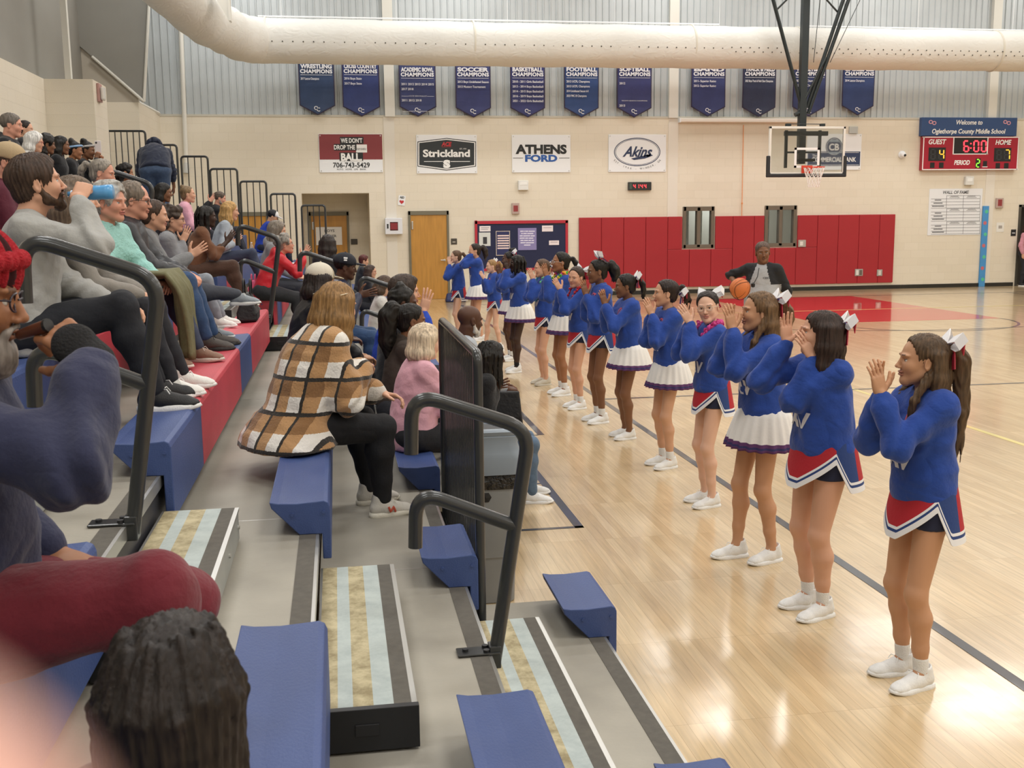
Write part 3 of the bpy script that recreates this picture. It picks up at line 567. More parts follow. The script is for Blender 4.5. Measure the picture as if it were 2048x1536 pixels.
# padded wall panels
x0,x1,z0,z1=rect(1158,429.5,1788,578,YW-.05); z0=.17
zt=[onY(1158,437,YW-.05)[2],onY(1788,429,YW-.05)[2]]
M_pad=mat('red_vinyl_pad','A8242E',.42,var=.03,vs=2,bump=.05,bs=30)
xs=[x0]; 
while xs[-1]+.61<x1-.2: xs.append(xs[-1]+.585)
xs.append(x1); npad=len(xs)-1
for k in range(npad):
    a,c=xs[k]+.003,xs[k+1]-.003; zc=[z0,1.98]
    o=E('wall_pad','red vinyl wall pad, %s from the left end of the padded wall'%ORD[k],'wall pad',((a+c)/2,YW-.05,z0),group='red wall pads')
    b=B(); hit=[w for w in WIN if a<w[1]+.04 and c>w[0]-.04]
    if not hit: b.box(a,c,YW-.055,YW-.004,z0,1.98)
    else:
        w=hit[0]; wx0,wx1,wz0=w[0]-.04,w[1]+.04,w[2]-.05
        b.box(a,c,YW-.055,YW-.004,z0,wz0)
        if a<wx0-.02: b.box(a,wx0,YW-.055,YW-.004,wz0+.001,1.98)
        if c>wx1+.02: b.box(wx1,c,YW-.055,YW-.004,wz0+.001,1.98)
    b.build('pad_cover',M_pad,o,bevel=.012)
def plate(name,label,cat,px,col,th,parts=(),rough=.5):
    o,R,y=panel(name,label,cat,px,mat('plate_'+name+str(col),col,rough),th,y=YW-(.055 if px[1]>470 and 1158<px[0]<1788 else 0),bev=.008); 
    for nm,q,c in parts:
        b=B(); rectb(b,*q,y,d=.004); b.build(nm,mat('plate_part_'+c,c,.4),o)
    return o,y
plate('thermostat_plate','grey control plate on the red padded wall beside the window','control plate',(1597,480,1612,494),'B3B0A6',.03,[('dial',(1600,483,1606,491),'E8E6DE')])
plate('wall_outlet','double wall outlet low in the red padded wall','outlet',(1710,538,1726,552),'A5A19A',.02,[('socket',(1712,540,1717,550),'E6E4DE'),('switch_panel',(1719,540,1724,550),'6B6258')])
plate('wall_outlet','small wall outlet nearest the right end of the red padded wall','outlet',(1754,539,1765,552),'A5A19A',.02,[('socket',(1757,541,1762,550),'D8D5CD')])
plate('fire_alarm','red and white fire alarm strobe above the bulletin board','fire alarm',(1024,406,1039,428),'B7A198',.06,[('strobe',(1027,411,1036,423),'93393C')])
plate('fire_alarm','red and white fire alarm strobe right of the wall of fame chart','fire alarm',(1993,396,2007,416),'B7A198',.06,[('strobe',(1996,399,2004,412),'93393C')])
plate('emergency_light','white wall lamp box below the sponsor sign for ATHENS FORD','emergency light',(1037,361,1057,380),'E6E6E2',.1,[('lens',(1040,364,1054,370),'F2F2EE')])
plate('emergency_light','white wall lamp box under the scoreboard','emergency light',(1932,353,1948,370),'D9D9D4',.1,[('lens',(1935,356,1945,363),'EEEEEA')])
plate('small_notice','small white notice under the fire alarm near the right doorway','notice',(1993,445,2008,464),'E9E7E0',.006,[('print',(1997,451,2004,457),'A9A39C')])
plate('room_sign','small black room sign beside the dark right doorway','room sign',(2022,459,2032,472),'1F1F22',.01,[('lettering',(2024,465,2030,467),'CFCFCF')])
plate('room_sign','small dark room sign right of the oak door','room sign',(902,477,914,489),'4A453D',.01,[('lettering',(905,483,911,485),'BDB8AE')])
o,R,y=panel('room_sign','small dark room sign inside the recess beside the boys door','room sign',(702,478,715,489),mat('recess_sign','4A453D',.5),.01,y=YD)
o,R,y=panel('vent_box','small grey box on the wall right above the bank sign','wall box',(1699,253,1716,267),mat('wall_box_grey','B9BCB8',.5),.05)
# AED
o,R,y=panel('aed_cabinet','white AED wall cabinet with small window left of the oak door','cabinet',(770.5,436,805,468.5),mat('cabinet_white','E4E6EC',.35),.17,bev=.01)
b=B(); rectb(b,780,444,796,461,y,d=.003); b.build('window',mat('aed_window','4A2226',.2),o); b=B(); rectb(b,781,446,795,459,y-.003,d=.003); b.build('kit',mat('aed_red','8C2C33',.5),o)
b=B(); rectb(b,774,448,777,457,y,d=.008); b.build('latch',K_,o)
x0,x1,z0,z1=rect(796,391,811,411,YW-.01); o=E('aed_sign','small tilted AED heart sign above the white cabinet','sign',((x0+x1)/2,YW-.01,z0)); cx,cz=(x0+x1)/2,(z0+z1)/2
ca,sa=math.cos(-.13),math.sin(-.13); rr_=lambda u,v:(cx+u*ca-v*sa,cz+u*sa+v*ca)
b=B(); b.prism([rr_(*q) for q in ((-.085,-.12),(.085,-.12),(.085,.12),(-.085,.12))],1,YW-.012,YW-.004); b.build('card',W_,o)
b=B(); H=[(16*math.sin(t)**3/16*.055,(13*math.cos(t)-5*math.cos(2*t)-2*math.cos(3*t)-math.cos(4*t))/16*.055-.035) for t in np.linspace(0,2*math.pi,28,endpoint=False)]; b.prism([rr_(*q) for q in H],1,YW-.015,YW-.012); b.build('heart',RD_,o)
b=B(); text(b,'AED',0,(rr_(0,.075)[0],YW-.016,rr_(0,.075)[1]),.11,.05,right=(ca,0,sa),up=(-sa,0,ca),bold=.03); b.build('lettering',K_,o)
# bulletin board
o,R,y=panel('bulletin_board','navy bulletin board with red scalloped border behind the far cheerleaders','bulletin board',(950,441,1136,541),mat('board_navy','24294A',.8),.03)
b=B()
for q in ((950,441,1136,447),(950,536,1136,541),(950,441,955,541),(1131,441,1136,541)): rectb(b,*q,y,d=.012)
b.build('red_border',mat('board_border_red','B8283A',.6),o)
b=B()
for k in range(46):
    p=onY(955+k*3.9,447.5,y); b.lathe([(.026,-.004),(.026,0)],(p[0],y,p[2]),8,ax=1)
b.build('scallop_trim',mat('scallop_black','1D1C26',.7),o)
def pinned(label,px,col,lines,lc,frame=None):
    q,R2,y2=panel('pinned_sheet',label,'poster',px,mat('sheet_'+col,col,.6),.005,y=y-.003,bev=0)
    b=B()
    for l in lines: rectb(b,*l,y2,d=.001)
    if lines: b.build('print',mat('print_'+lc,lc,.6),q)
    if frame:
        b=B(); a0,b0,a1,b1=px
        for f in ((a0,b0,a1,b0+1),(a0,b1-1,a1,b1),(a0,b0,a0+1,b1),(a1-1,b0,a1,b1)): rectb(b,*f,y2,d=.002)
        b.build('edge',mat('print_'+frame,frame,.6),q)
    return q,y2
pinned('purple text poster on the bulletin board',(1036,456,1073,500),'8E86B8',[],'')
q=SC.objects[[o_.name for o_ in SC.objects if o_.name.startswith('pinned_sheet')][-1]]
b=B()
for k,(wd,ww) in enumerate(((28,(6,2,6,12)),(24,(3,7,12)),(30,(6,14,8)),(30,(10,6,9)),(27,(6,8,5,5)),(27,(10,16)),(13,(13,)))):
    x=1054.5-wd/2
    for wq in ww: rectb(b,x,461.5+k*4.6,x+wq,463.5+k*4.6,y-.008,d=.001); x+=wq+1
b.build('lettering',mat('poster_ink','E9E6F5',.6),q)
pinned('team schedule poster with red and white rows on the bulletin board',(992,462,1020,511),'2A3060',[(995,470+k*5,1018,472.8+k*5) for k in range(6)],'F0D9D4',frame='E8D9C8')
pinned('small white sheet at the upper left of the bulletin board',(959,452,981,463),'EFE9EA',[(962,455,978,456),(962,458,976,459)],'8A8088')
pinned('white picture sheet below the upper left sheet',(958,465,981,492),'D9DCD9',[(966,474,974,488)],'3A3A3E')
pinned('small white card at the upper right of the bulletin board',(1084,451,1106,463),'F0E4E6',[(1087,455,1103,456)],'A39098')
pinned('small white card at the lower right of the bulletin board',(1098,481,1118,490),'F0E4E6',[(1101,484,1115,485)],'A39098')
# paper on the boys door
o,R,y=panel('door_notice','white paper notice reading BOYS LOCKER ROOM on the recessed door','notice',(632,454,684,490),mat('notice_paper','F0EDEA',.7),.004,y=YD-.012,bev=0)
b=B()
for k,s in enumerate(('BOYS','LOCKER','ROOM')): tx(b,s,659,461.5+k*10.5,(20,28,22)[k],5,y,bold=.015)
b.build('lettering',mat('notice_ink','4A4A4E',.6),o)
# LED clock
o,R,y=panel('led_clock','small black wall clock with red digits','clock',(1257,364,1303,380.5),mat('clock_case','2A2C2C',.4),.08,bev=.008)
for k,ch in enumerate('4144'): b=B(); seg7(b,ch,1267+k*7.2,368.5,3.6,8,y,1.2); b.build('digit',mat('red_clock_led','FF4048',.4,emit=2.2),o)
b=B(); rectb(b,1259,366.5,1264,378,y); b.build('label_patch',mat('clock_patch','47574E',.5),o)
# screen case, camera, rope, pipe
a=onY(1359,240.5,YW-.1); c=onY(1600,243,YW-.1)
o=E('screen_case','long white projector screen case along the top of the block wall','screen case',((a[0]+c[0])/2,YW-.08,a[2])); b=B(); b.box(a[0],c[0],YW-.16,YW-.004,a[2]-.05,a[2]+.05); b.build('case',mat('case_white','E9E2D8',.4),o,bevel=.02)
b=B(); b.box(a[0]-.01,a[0]+.02,YW-.165,YW-.004,a[2]-.055,a[2]+.055); b.box(c[0]-.02,c[0]+.01,YW-.165,YW-.004,a[2]-.055,a[2]+.055); b.build('end_cap',W_,o)
a=onY(1487,250,YW-.03); c=onY(1483.5,434,YW-.03); o=E('hanging_rope','thin orange rope hanging down the wall left of the backboard','rope',(c[0],YW-.03,c[2])); b=B(); b.tube([a,(a+c)/2,c],.009,6); b.build('rope',mat('orange_rope','E8965A',.7),o)
b=B(); b.lathe([(.02,-.02),(.024,0),(.02,.02)],np.array(c)+[0,0,.35],8); b.build('knot',mat('orange_rope','E8965A',.7),o)
p=onY(1808,309,YW-.12); o=E('wall_camera','small white dome camera on the wall left of the scoreboard','camera',(p[0],YW,p[2]))
b=B(); b.lathe([(.1,-.03),(.1,0)],(p[0],YW-.004,p[2]),20,ax=1); b.lathe([(.02,-.14),(.06,-.12),(.08,-.07),(.085,-.03)],(p[0],YW-.004,p[2]),20,ax=1); b.build('housing',W_,o,smooth=True)
b=B(); b.lathe([(.001,-.155),(.03,-.15),(.035,-.13)],(p[0]+.02,YW-.004,p[2]-.02),14,ax=1); b.build('lens',K_,o,smooth=True)
a=onY(360,-10,YW-.1); c=onY(372.5,328,YW-.1); o=E('wall_pipe','thin white vertical pipe on the far wall above the bleachers','pipe',(c[0],YW-.1,c[2])); b=B(); b.tube([(a[0],YW-.1,8),(c[0],YW-.1,c[2])],.055,12); b.build('pipe',M_colw,o,smooth=True)
b=B(); b.tube([(c[0],YW-.1,c[2]),(c[0],YW-.14,c[2]-.1),(c[0]-.01,YW-.16,c[2]-.22)],.075,12); b.build('pipe_end',mat('pipe_end_grey','B9B9B4',.5),o,smooth=True)
p=onX(196,186,-4.1); o=E('fire_alarm','pale fire alarm strobe on the block pilaster at the upper left','fire alarm',(-4.1,p[1],p[2])); b=B(); b.box(-4.098,-4.05,p[1]-.12,p[1]+.12,p[2]-.16,p[2]+.16); b.build('housing',mat('strobe_pink','B98F88',.5),o,bevel=.01)
b=B(); b.box(-4.05,-3.98,p[1]-.09,p[1]+.09,p[2]-.13,p[2]+.10); b.build('lens',mat('strobe_clear','DEDAD2',.2),o,bevel=.03)
# fabric air duct
def duct_mat():
    return mat('duct_fabric','DCDBD5',.75,var=.05,vs=1.2,bump=.3,bs=2.2,stretch=(.6,1,1),fold=.25)
YDU=24.6; zc=onY(1000,87,YDU)[2]; rad=.475
pts=[(24,YDU,zc+.02),(14,YDU,zc),(4,YDU,zc-.03),(-1.6,YDU,zc-.02)]
e=onY(480,75,23.9); f=onY(405,38,22.6); g=onY(318,-40,20.5); hh=onY(170,-260,17)
pts+= [tuple(e),tuple(f),tuple(g),tuple(hh)]
P=fillet(pts,1.2,10); Q=[P[0]]
for a_,c_ in zip(P[:-1],P[1:]):
    n=max(1,int(np.linalg.norm(np.array(c_)-a_)/.22))
    for k in range(1,n+1): Q.append(np.array(a_)+(np.array(c_)-a_)*k/n)
o=E('air_duct','white fabric air duct running across the upper wall and bending up at the left','air duct',(4,YDU,zc))
seg=[]; 
RR=[rad*(1+.012*math.sin(q[0]*3.1)+.010*math.sin(q[0]*7.7+1)+.05*math.exp(-((q[0]+2.2)/.5)**2)*math.sin(q[0]*26)) for q in Q]
b=B(); b.tube(Q,RR,40); b.build('duct_sleeve',duct_mat(),o,smooth=True)
b=B(); 
for x in np.arange(-1.2,22,.22):
    for zz,yy in ((-.10,0),) if x<9 else ((-.08,0),(-.17,0)):
        a_=math.asin(zz/rad); b.lathe([(.016,-.004),(.016,0)],(x+(.11 if zz<-.1 else 0),YDU-rad*1.012*math.cos(a_),zc+zz),6,ax=1)
b.build('air_hole',mat('duct_hole','4A4740',.8),o)
b=B()
for x in (-1.35,3.2,8.3,10.9,16.0): 
    b.lathe([(rad*1.025,-.02),(rad*1.03,0),(rad*1.025,.02)],(x,YDU,zc),40,ax=0)
b.build('seam_band',mat('duct_seam','D5D1C4',.7),o,smooth=True)
b=B(); b.tube([(-1.5,YDU,zc+rad+.02),(9.0,YDU,zc+rad+.03)],.018,6); b.tube([(11,YDU,zc+rad+.03),(23,YDU,zc+rad+.03)],.018,6)
for x in np.arange(-1,23,2.5): b.tube([(x,YDU,zc+rad),(x,YDU,9.5)],.006,4)
b.build('hanger_rail',W_,o)
# white steel flange hanging at the top
a=onY(433,0,21.5); c=onY(461,47,21.5); o=E('steel_brace_plate','white steel plate hanging beside the air duct bend','steel plate',tuple(c))
b=B(); b.prism([(a[0],a[2]),(c[0],c[2]),(c[0]-.02,a[2]+1.2),(a[0]-.1,a[2]+1.2)],1,21.5,21.56); b.build('plate',M_colw,o); b=B(); b.box(c[0]-.03,c[0]+.01,21.48,21.7,c[2]+.05,a[2]+1.2); b.build('flange',M_colw,o)
# ---------------------------------------------------------------- basketball goal
bz0,bz1=2.90,3.97; yb=HY+.39; bx0,bx1=HX-.915,HX+.915
o=E('basketball_goal','hanging basketball goal with glass backboard, orange rim and white net','basketball goal',(HX,yb,bz0))
b=B(); b.box(bx0+.03,bx1-.03,yb,yb+.012,bz0+.03,bz1-.03); g=b.build('backboard_glass',mat('backboard_glass','E8EDEC',.05,trans=1,spec=.4),o)
b=B(); t=.05
for q in ((bx0,bx0+t,bz0,bz1),(bx1-t,bx1,bz0,bz1),(bx0,bx1,bz0,bz0+t),(bx0,bx1,bz1-t,bz1)): b.box(q[0],q[1],yb-.012,yb+.04,q[2],q[3])
b.build('backboard_frame',mat('frame_white','E4E2DA',.4),o,bevel=.004)
b=B()
for q in ((HX-.305,HX-.25,3.05,3.5),(HX+.25,HX+.305,3.05,3.5),(HX-.305,HX+.305,3.45,3.5),(HX-.305,HX+.305,3.05,3.10)): b.box(q[0],q[1],yb-.004,yb,q[2],q[3])
b.build('target_square',W_b,o)
b=B(); b.prism([(bx0-.05,bz0-.06),(bx1+.05,bz0-.06),(bx1+.05,bz0+.42),(bx1-.03,bz0+.42),(bx1-.03,bz0+.02),(bx0+.03,bz0+.02),(bx0+.03,bz0+.42),(bx0-.05,bz0+.42)],1,yb-.035,yb+.05); b.build('edge_padding',mat('black_pad','26282B',.6),o,bevel=.02)
b=B(); b.box(HX-.13,HX+.13,yb-.03,yb-.004,bz0+.03,bz0+.2); b.box(HX-.1,HX+.1,yb-.14,yb-.03,3.03,3.045)
C=[(HX+.2286*math.cos(a),HY+.2286*math.sin(a)-.0,3.045) for a in np.linspace(0,2*math.pi,41)]; b.tube(C,.0095,8,cap=False); b.build('rim',mat('orange_rim','D9482E',.35),o,smooth=True)
b=B(); n=12
lv=[(3.04,.226),(2.93,.2),(2.83,.165),(2.74,.14),(2.66,.125),(2.60,.12)]
for L_ in range(5):
    for k in range(n):
        a0=2*math.pi*(k+(L_%2)*.5)/n
        for d in (-.5,.5):
            a1=a0+2*math.pi*d/n; z0_,r0=lv[L_]; z1_,r1=lv[L_+1]
            b.tube([(HX+r0*math.cos(a0),HY+r0*math.sin(a0),z0_),(HX+r1*math.cos(a1),HY+r1*math.sin(a1),z1_)],.006,5)
b.build('net',mat('net_cord','F2EEE8',.8),o)
MS=mat('goal_black_steel','2B3234',.4,.3)
b=B(); b.box(HX-.085,HX+.075,yb+.25,yb+.39,bz0+.25,8.6); b.build('mast',MS,o)
mx=HX-.05
b=B()
for q in ((HX-.48,bz0+.15,bz1-.08),(HX+.33,bz0+.15,bz1-.08)): b.box(q[0]-.03,q[0]+.03,yb+.05,yb+.11,q[1],q[2])
b.box(HX-.52,HX+.52,yb+.05,yb+.13,bz1-.2,bz1-.1); b.box(HX-.5,HX+.35,yb+.06,yb+.12,3.38,3.42); b.box(HX-.5,HX-.38,yb+.04,yb+.12,bz1+.01,bz1+.07); b.box(HX+.33,HX+.44,yb+.04,yb+.12,bz1+.01,bz1+.07); b.tube([(HX-.45,yb+.08,bz1+.06),(HX+.4,yb+.08,bz1+.06)],.01,6)
for xx in (HX-.4,HX+.1): b.box(mx-.08,mx+.3,yb+.1,yb+.3,3.2,3.26)
b.build('mounting_frame',MS,o,bevel=.004)
for q in (((1606,225),(1545,-5),0.35),((1614,215),(1688,-5),.3),((1616,228),(1700,-8),.3)):
    a=onY(*q[0],yb+.35); c=onY(*q[1],yb+.1); b=B(); d=c-a; b.tube([a,a+d*1.25],.042,10); b.build('brace',MS,o,smooth=True)
a=onY(1598,222,yb+.3); c=onY(1652,115,yb+.2); b=B(); b.tube([a,c],.03,8); a=onY(1590,230,yb+.3); c=onY(1600,225,yb+.3); b.tube([a,c],.05,8)
for q in (((1553,20),(1573,0)),((1677,26),(1654,0))):
    a=onY(*q[0],yb+.2); c=onY(*q[1],yb+.1); b.tube([a,a+(c-a)*2],.022,6)
b.build('strut',MS,o,smooth=True)
b=B(); a=onY(1627,125,yb+.3); c=onY(1640,0,yb+.3); b.tube([a,a+(c-a)*1.3],.008,5); a=onY(1660,125,yb+.3); c=onY(1720,0,yb+.3); b.tube([a,a+(c-a)*1.3],.008,5); b.build('cable',MS,o)
# ---------------------------------------------------------------- people: implicit surfaces meshed in numpy
def rotz(a): c,s=math.cos(a),math.sin(a); return np.array([[c,-s,0],[s,c,0],[0,0,1.]])
def roty(a): c,s=math.cos(a),math.sin(a); return np.array([[c,0,s],[0,1,0],[-s,0,c]])
def rotx(a): c,s=math.cos(a),math.sin(a); return np.array([[1,0,0],[0,c,-s],[0,s,c]])
rad_=math.radians
class SDF:
    def __init__(s): s.p=[]; s.cuts=[]
    def cone(s,a,b,ra,rb,c=0,k=.02,flat=None,sub=False): s.p.append(('c',np.array(a,float),np.array(b,float),ra,rb,c,k,flat,sub)); return s
    def ell(s,o,r,R=None,c=0,k=.02,sub=False): s.p.append(('e',np.array(o,float),np.array(r,float),np.eye(3) if R is None else R,0,c,k,None,sub)); return s
    def chain(s,P,rr,**kw):
        for i in range(len(P)-1): s.cone(P[i],P[i+1],rr[i] if hasattr(rr,'__len__') else rr,rr[i+1] if hasattr(rr,'__len__') else rr,**kw)
        return s
    def cut(s,p,n): s.cuts.append((np.array(p,float),nz(n))); return s
    def mesh(s,res):
        lo=np.full(3,1e9); hi=-lo; bb=[]
        for q in s.p:
            if q[0]=='c': R=max(q[3],q[4]); l=np.minimum(q[1],q[2])-R; h=np.maximum(q[1],q[2])+R
            else:
                ext=np.sqrt(((q[3]*q[2])**2).sum(1)); l=q[1]-ext; h=q[1]+ext
            bb.append((l,h))
            if not q[8]: lo=np.minimum(lo,l); hi=np.maximum(hi,h)
        lo=lo-3*res; hi=hi+3*res; n=np.ceil((hi-lo)/res).astype(int)+1
        D=np.full(n,.5,np.float32); I=np.zeros(n,np.int8)
        ax=[(lo[i]+res*np.arange(n[i])).astype(np.float32) for i in range(3)]
        for q,(l,h) in zip(s.p,bb):
            k=q[6]; m=k+2.5*res
            i0=np.clip(np.floor((l-m-lo)/res).astype(int),0,n-1); i1=np.clip(np.ceil((h+m-lo)/res).astype(int)+1,1,n)
            if (i1<=i0).any(): continue
            sl=tuple(slice(a,b) for a,b in zip(i0,i1))
            X=ax[0][sl[0]][:,None,None]; Y=ax[1][sl[1]][None,:,None]; Z=ax[2][sl[2]][None,None,:]
            if q[0]=='c':
                a,b=q[1],q[2]; d=b-a; L=max(d@d,1e-9); px,py,pz=X-a[0],Y-a[1],Z-a[2]
                t=np.clip((px*d[0]+py*d[1]+pz*d[2])/L,0,1); wx,wy,wz=px-t*d[0],py-t*d[1],pz-t*d[2]; R=q[3]+(q[4]-q[3])*t
                if q[7] is not None:
                    u,f=q[7]; w=(wx*u[0]+wy*u[1]+wz*u[2])*(1/f-1); wx=wx+w*u[0]; wy=wy+w*u[1]; wz=wz+w*u[2]
                    dd=(np.sqrt(wx*wx+wy*wy+wz*wz)-R)*(.5+.5*f)
                else: dd=np.sqrt(wx*wx+wy*wy+wz*wz)-R
            else:
                R=q[3]; r=q[2]; px,py,pz=X-q[1][0],Y-q[1][1],Z-q[1][2]
                e=[(px*R[0,j]+py*R[1,j]+pz*R[2,j]) for j in range(3)]
                k0=np.sqrt(sum((e[j]/r[j])**2 for j in range(3))); k1=np.sqrt(sum((e[j]/r[j]**2)**2 for j in range(3)))+1e-9
                dd=k0*(k0-1)/k1
            S=D[sl]
            if q[8]:
                hh=np.clip(.5-.5*(S+dd)/k,0,1); D[sl]=S*(1-hh)+(-dd)*hh+k*hh*(1-hh)
            else:
                I[sl]=np.where(dd<S,q[5],I[sl]); hh=np.clip(.5+.5*(S-dd)/k,0,1); D[sl]=S*(1-hh)+dd*hh-k*hh*(1-hh)
        for p,nn in s.cuts:
            X,Y,Z=ax[0][:,None,None],ax[1][None,:,None],ax[2][None,None,:]
            np.maximum(D,(X-p[0])*nn[0]+(Y-p[1])*nn[1]+(Z-p[2])*nn[2],out=D)
        return nets(D,I,lo,res)
def nets(D,I,lo,res):
    S=D<0; c=S[:-1,:-1,:-1].astype(np.int8)
    offs=[(a,b,d) for a in (0,1) for b in (0,1) for d in (0,1)]; nx,ny,nzz=[m-1 for m in D.shape]
    cnt=sum(S[a:nx+a,b:ny+b,d:nzz+d].astype(np.int8) for a,b,d in offs)
    act=(cnt>0)&(cnt<8); idx=np.argwhere(act); vid=np.full(act.shape,-1,np.int32); vid[act]=np.arange(len(idx))
    val={o:D[idx[:,0]+o[0],idx[:,1]+o[1],idx[:,2]+o[2]] for o in offs}
    pos=np.zeros((len(idx),3),np.float32); num=np.zeros(len(idx),np.float32)
    for o in offs:
        for j in range(3):
            if o[j]==0:
                o2=list(o); o2[j]=1; v0,v1=val[o],val[tuple(o2)]; m=(v0<0)!=(v1<0); t=np.where(m,v0/np.where(m,v0-v1,1),0)
                pp=np.tile(np.array(o,np.float32),(len(idx),1)); pp[:,j]+=t; pos+=pp*m[:,None]; num+=m
    V=(idx+pos/np.maximum(num,1)[:,None])*res+lo
    ids=I[tuple((idx+(pos/np.maximum(num,1)[:,None]>.5)).T)]
    F=[]
    for j in range(3):
        a=[slice(0,None)]*3; sl0=[slice(1,-1)]*3; sl0[j]=slice(0,-1); sl1=[slice(1,-1)]*3; sl1[j]=slice(1,None)
        A=S[tuple(sl0)]; Bm=S[tuple(sl1)]; e=np.argwhere(A!=Bm)
        if not len(e): continue
        neg=A[tuple(e.T)]; base=e.copy(); o=[k for k in range(3) if k!=j]
        for k in o: base[:,k]+=1
        def cell(d1,d2):
            q=base.copy(); q[:,o[0]]-=d1; q[:,o[1]]-=d2; return vid[tuple(q.T)]
        Q=np.stack([cell(1,1),cell(0,1),cell(0,0),cell(1,0)],1)
        flip=neg if j!=1 else ~neg
        Q[~flip]=Q[~flip][:,::-1]; F.append(Q)
    F=np.concatenate(F); F=F[(F>=0).all(1)]
    return V.astype(np.float64),F,ids
def vnorm(V,F):
    n=np.cross(V[F[:,2]]-V[F[:,0]],V[F[:,3]]-V[F[:,1]]); N=np.zeros_like(V)
    for j in range(4):
        for a in range(3): N[:,a]+=np.bincount(F[:,j],n[:,a],len(V))
    return N/(np.linalg.norm(N,axis=1,keepdims=True)+1e-9)
def wob(P,f,seed,n=4):
    r=np.random.RandomState(seed); o=np.zeros(len(P))
    for _ in range(n):
        v=nz(r.randn(3))*f; w=nz(r.randn(3))*f*.6; o+=np.sin(P@v+r.rand()*6+1.4*np.sin(P@w+r.rand()*6))
    return o/n
def smooth_(V,F,it):
    for _ in range(it):
        A=np.zeros_like(V); c=np.zeros(len(V))
        for j in range(4):
            for a in range(3): A[:,a]+=np.bincount(F[:,j],V[F[:,(j+1)%4]][:,a]+V[F[:,(j+3)%4]][:,a],len(V))
            c+=2*np.bincount(F[:,j],minlength=len(V))
        V=.5*V+.5*A/np.maximum(c,1)[:,None]
    return V
def skin_mat():
    m,N,L,b=node_mat('skin'); a=N.new('ShaderNodeAttribute'); a.attribute_name='Col'; L.new(a.outputs[0],b.inputs['Base Color']); b.inputs['Roughness'].default_value=.5; b.inputs['Specular IOR Level'].default_value=.4
    n=N.new('ShaderNodeTexNoise'); n.inputs['Scale'].default_value=300; bp=N.new('ShaderNodeBump'); bp.inputs['Strength'].default_value=.06; bp.inputs['Distance'].default_value=.003; L.new(n.outputs[0],bp.inputs['Height']); L.new(bp.outputs[0],b.inputs['Normal']); return m
M_SKIN=skin_mat()
def hair_mat(col):
    k='hair_'+col
    if k in MATS: return MATS[k]
    m,N,L,b=node_mat(k); tc=N.new('ShaderNodeTexCoord'); mp=N.new('ShaderNodeMapping'); mp.inputs['Scale'].default_value=(60,60,7); L.new(tc.outputs['Object'],mp.inputs[0])
    n=N.new('ShaderNodeTexNoise'); n.inputs['Scale'].default_value=1.2; n.inputs['Detail'].default_value=4; L.new(mp.outputs[0],n.inputs[0]); c=np.array(srgb(col))
    r=N.new('ShaderNodeMapRange'); r.inputs[1].default_value=.32; r.inputs[2].default_value=.7; r.inputs[3].default_value=.6; r.inputs[4].default_value=1.5; L.new(n.outputs[0],r.inputs[0])
    x=N.new('ShaderNodeVectorMath'); x.operation='SCALE'; x.inputs[0].default_value=c; L.new(r.outputs[0],x.inputs['Scale']); L.new(x.outputs[0],b.inputs['Base Color'])
    b.inputs['Roughness'].default_value=.5; b.inputs['Specular IOR Level'].default_value=.35
    bp=N.new('ShaderNodeBump'); bp.inputs['Strength'].default_value=.6; bp.inputs['Distance'].default_value=.006; L.new(n.outputs[0],bp.inputs['Height']); L.new(bp.outputs[0],b.inputs['Normal']); return m
def cloth(col,kind='fleece'):
    if kind=='plaid': return plaid_mat()
    if kind=='denim': return mat('denim_'+col,col,.85,var=.14,vs=25,bump=.25,bs=30,sheen=.1,fold=.22)
    if kind=='puffer': return mat('shell_'+col,col,.42,var=.1,vs=8,bump=.3,bs=14,fold=.25)
    if kind=='smooth': return mat('smooth_'+col,col,.82,var=.06,vs=10,bump=.15,bs=40,fold=.25)
    if kind=='quilt': return mat('quilt_'+col,col,.8,var=.05,vs=40,bump=.6,bs=70)
    return mat('fleece_'+col,col,.9,var=.07,vs=14,bump=.18,bs=60,sheen=.15,fold=.3)
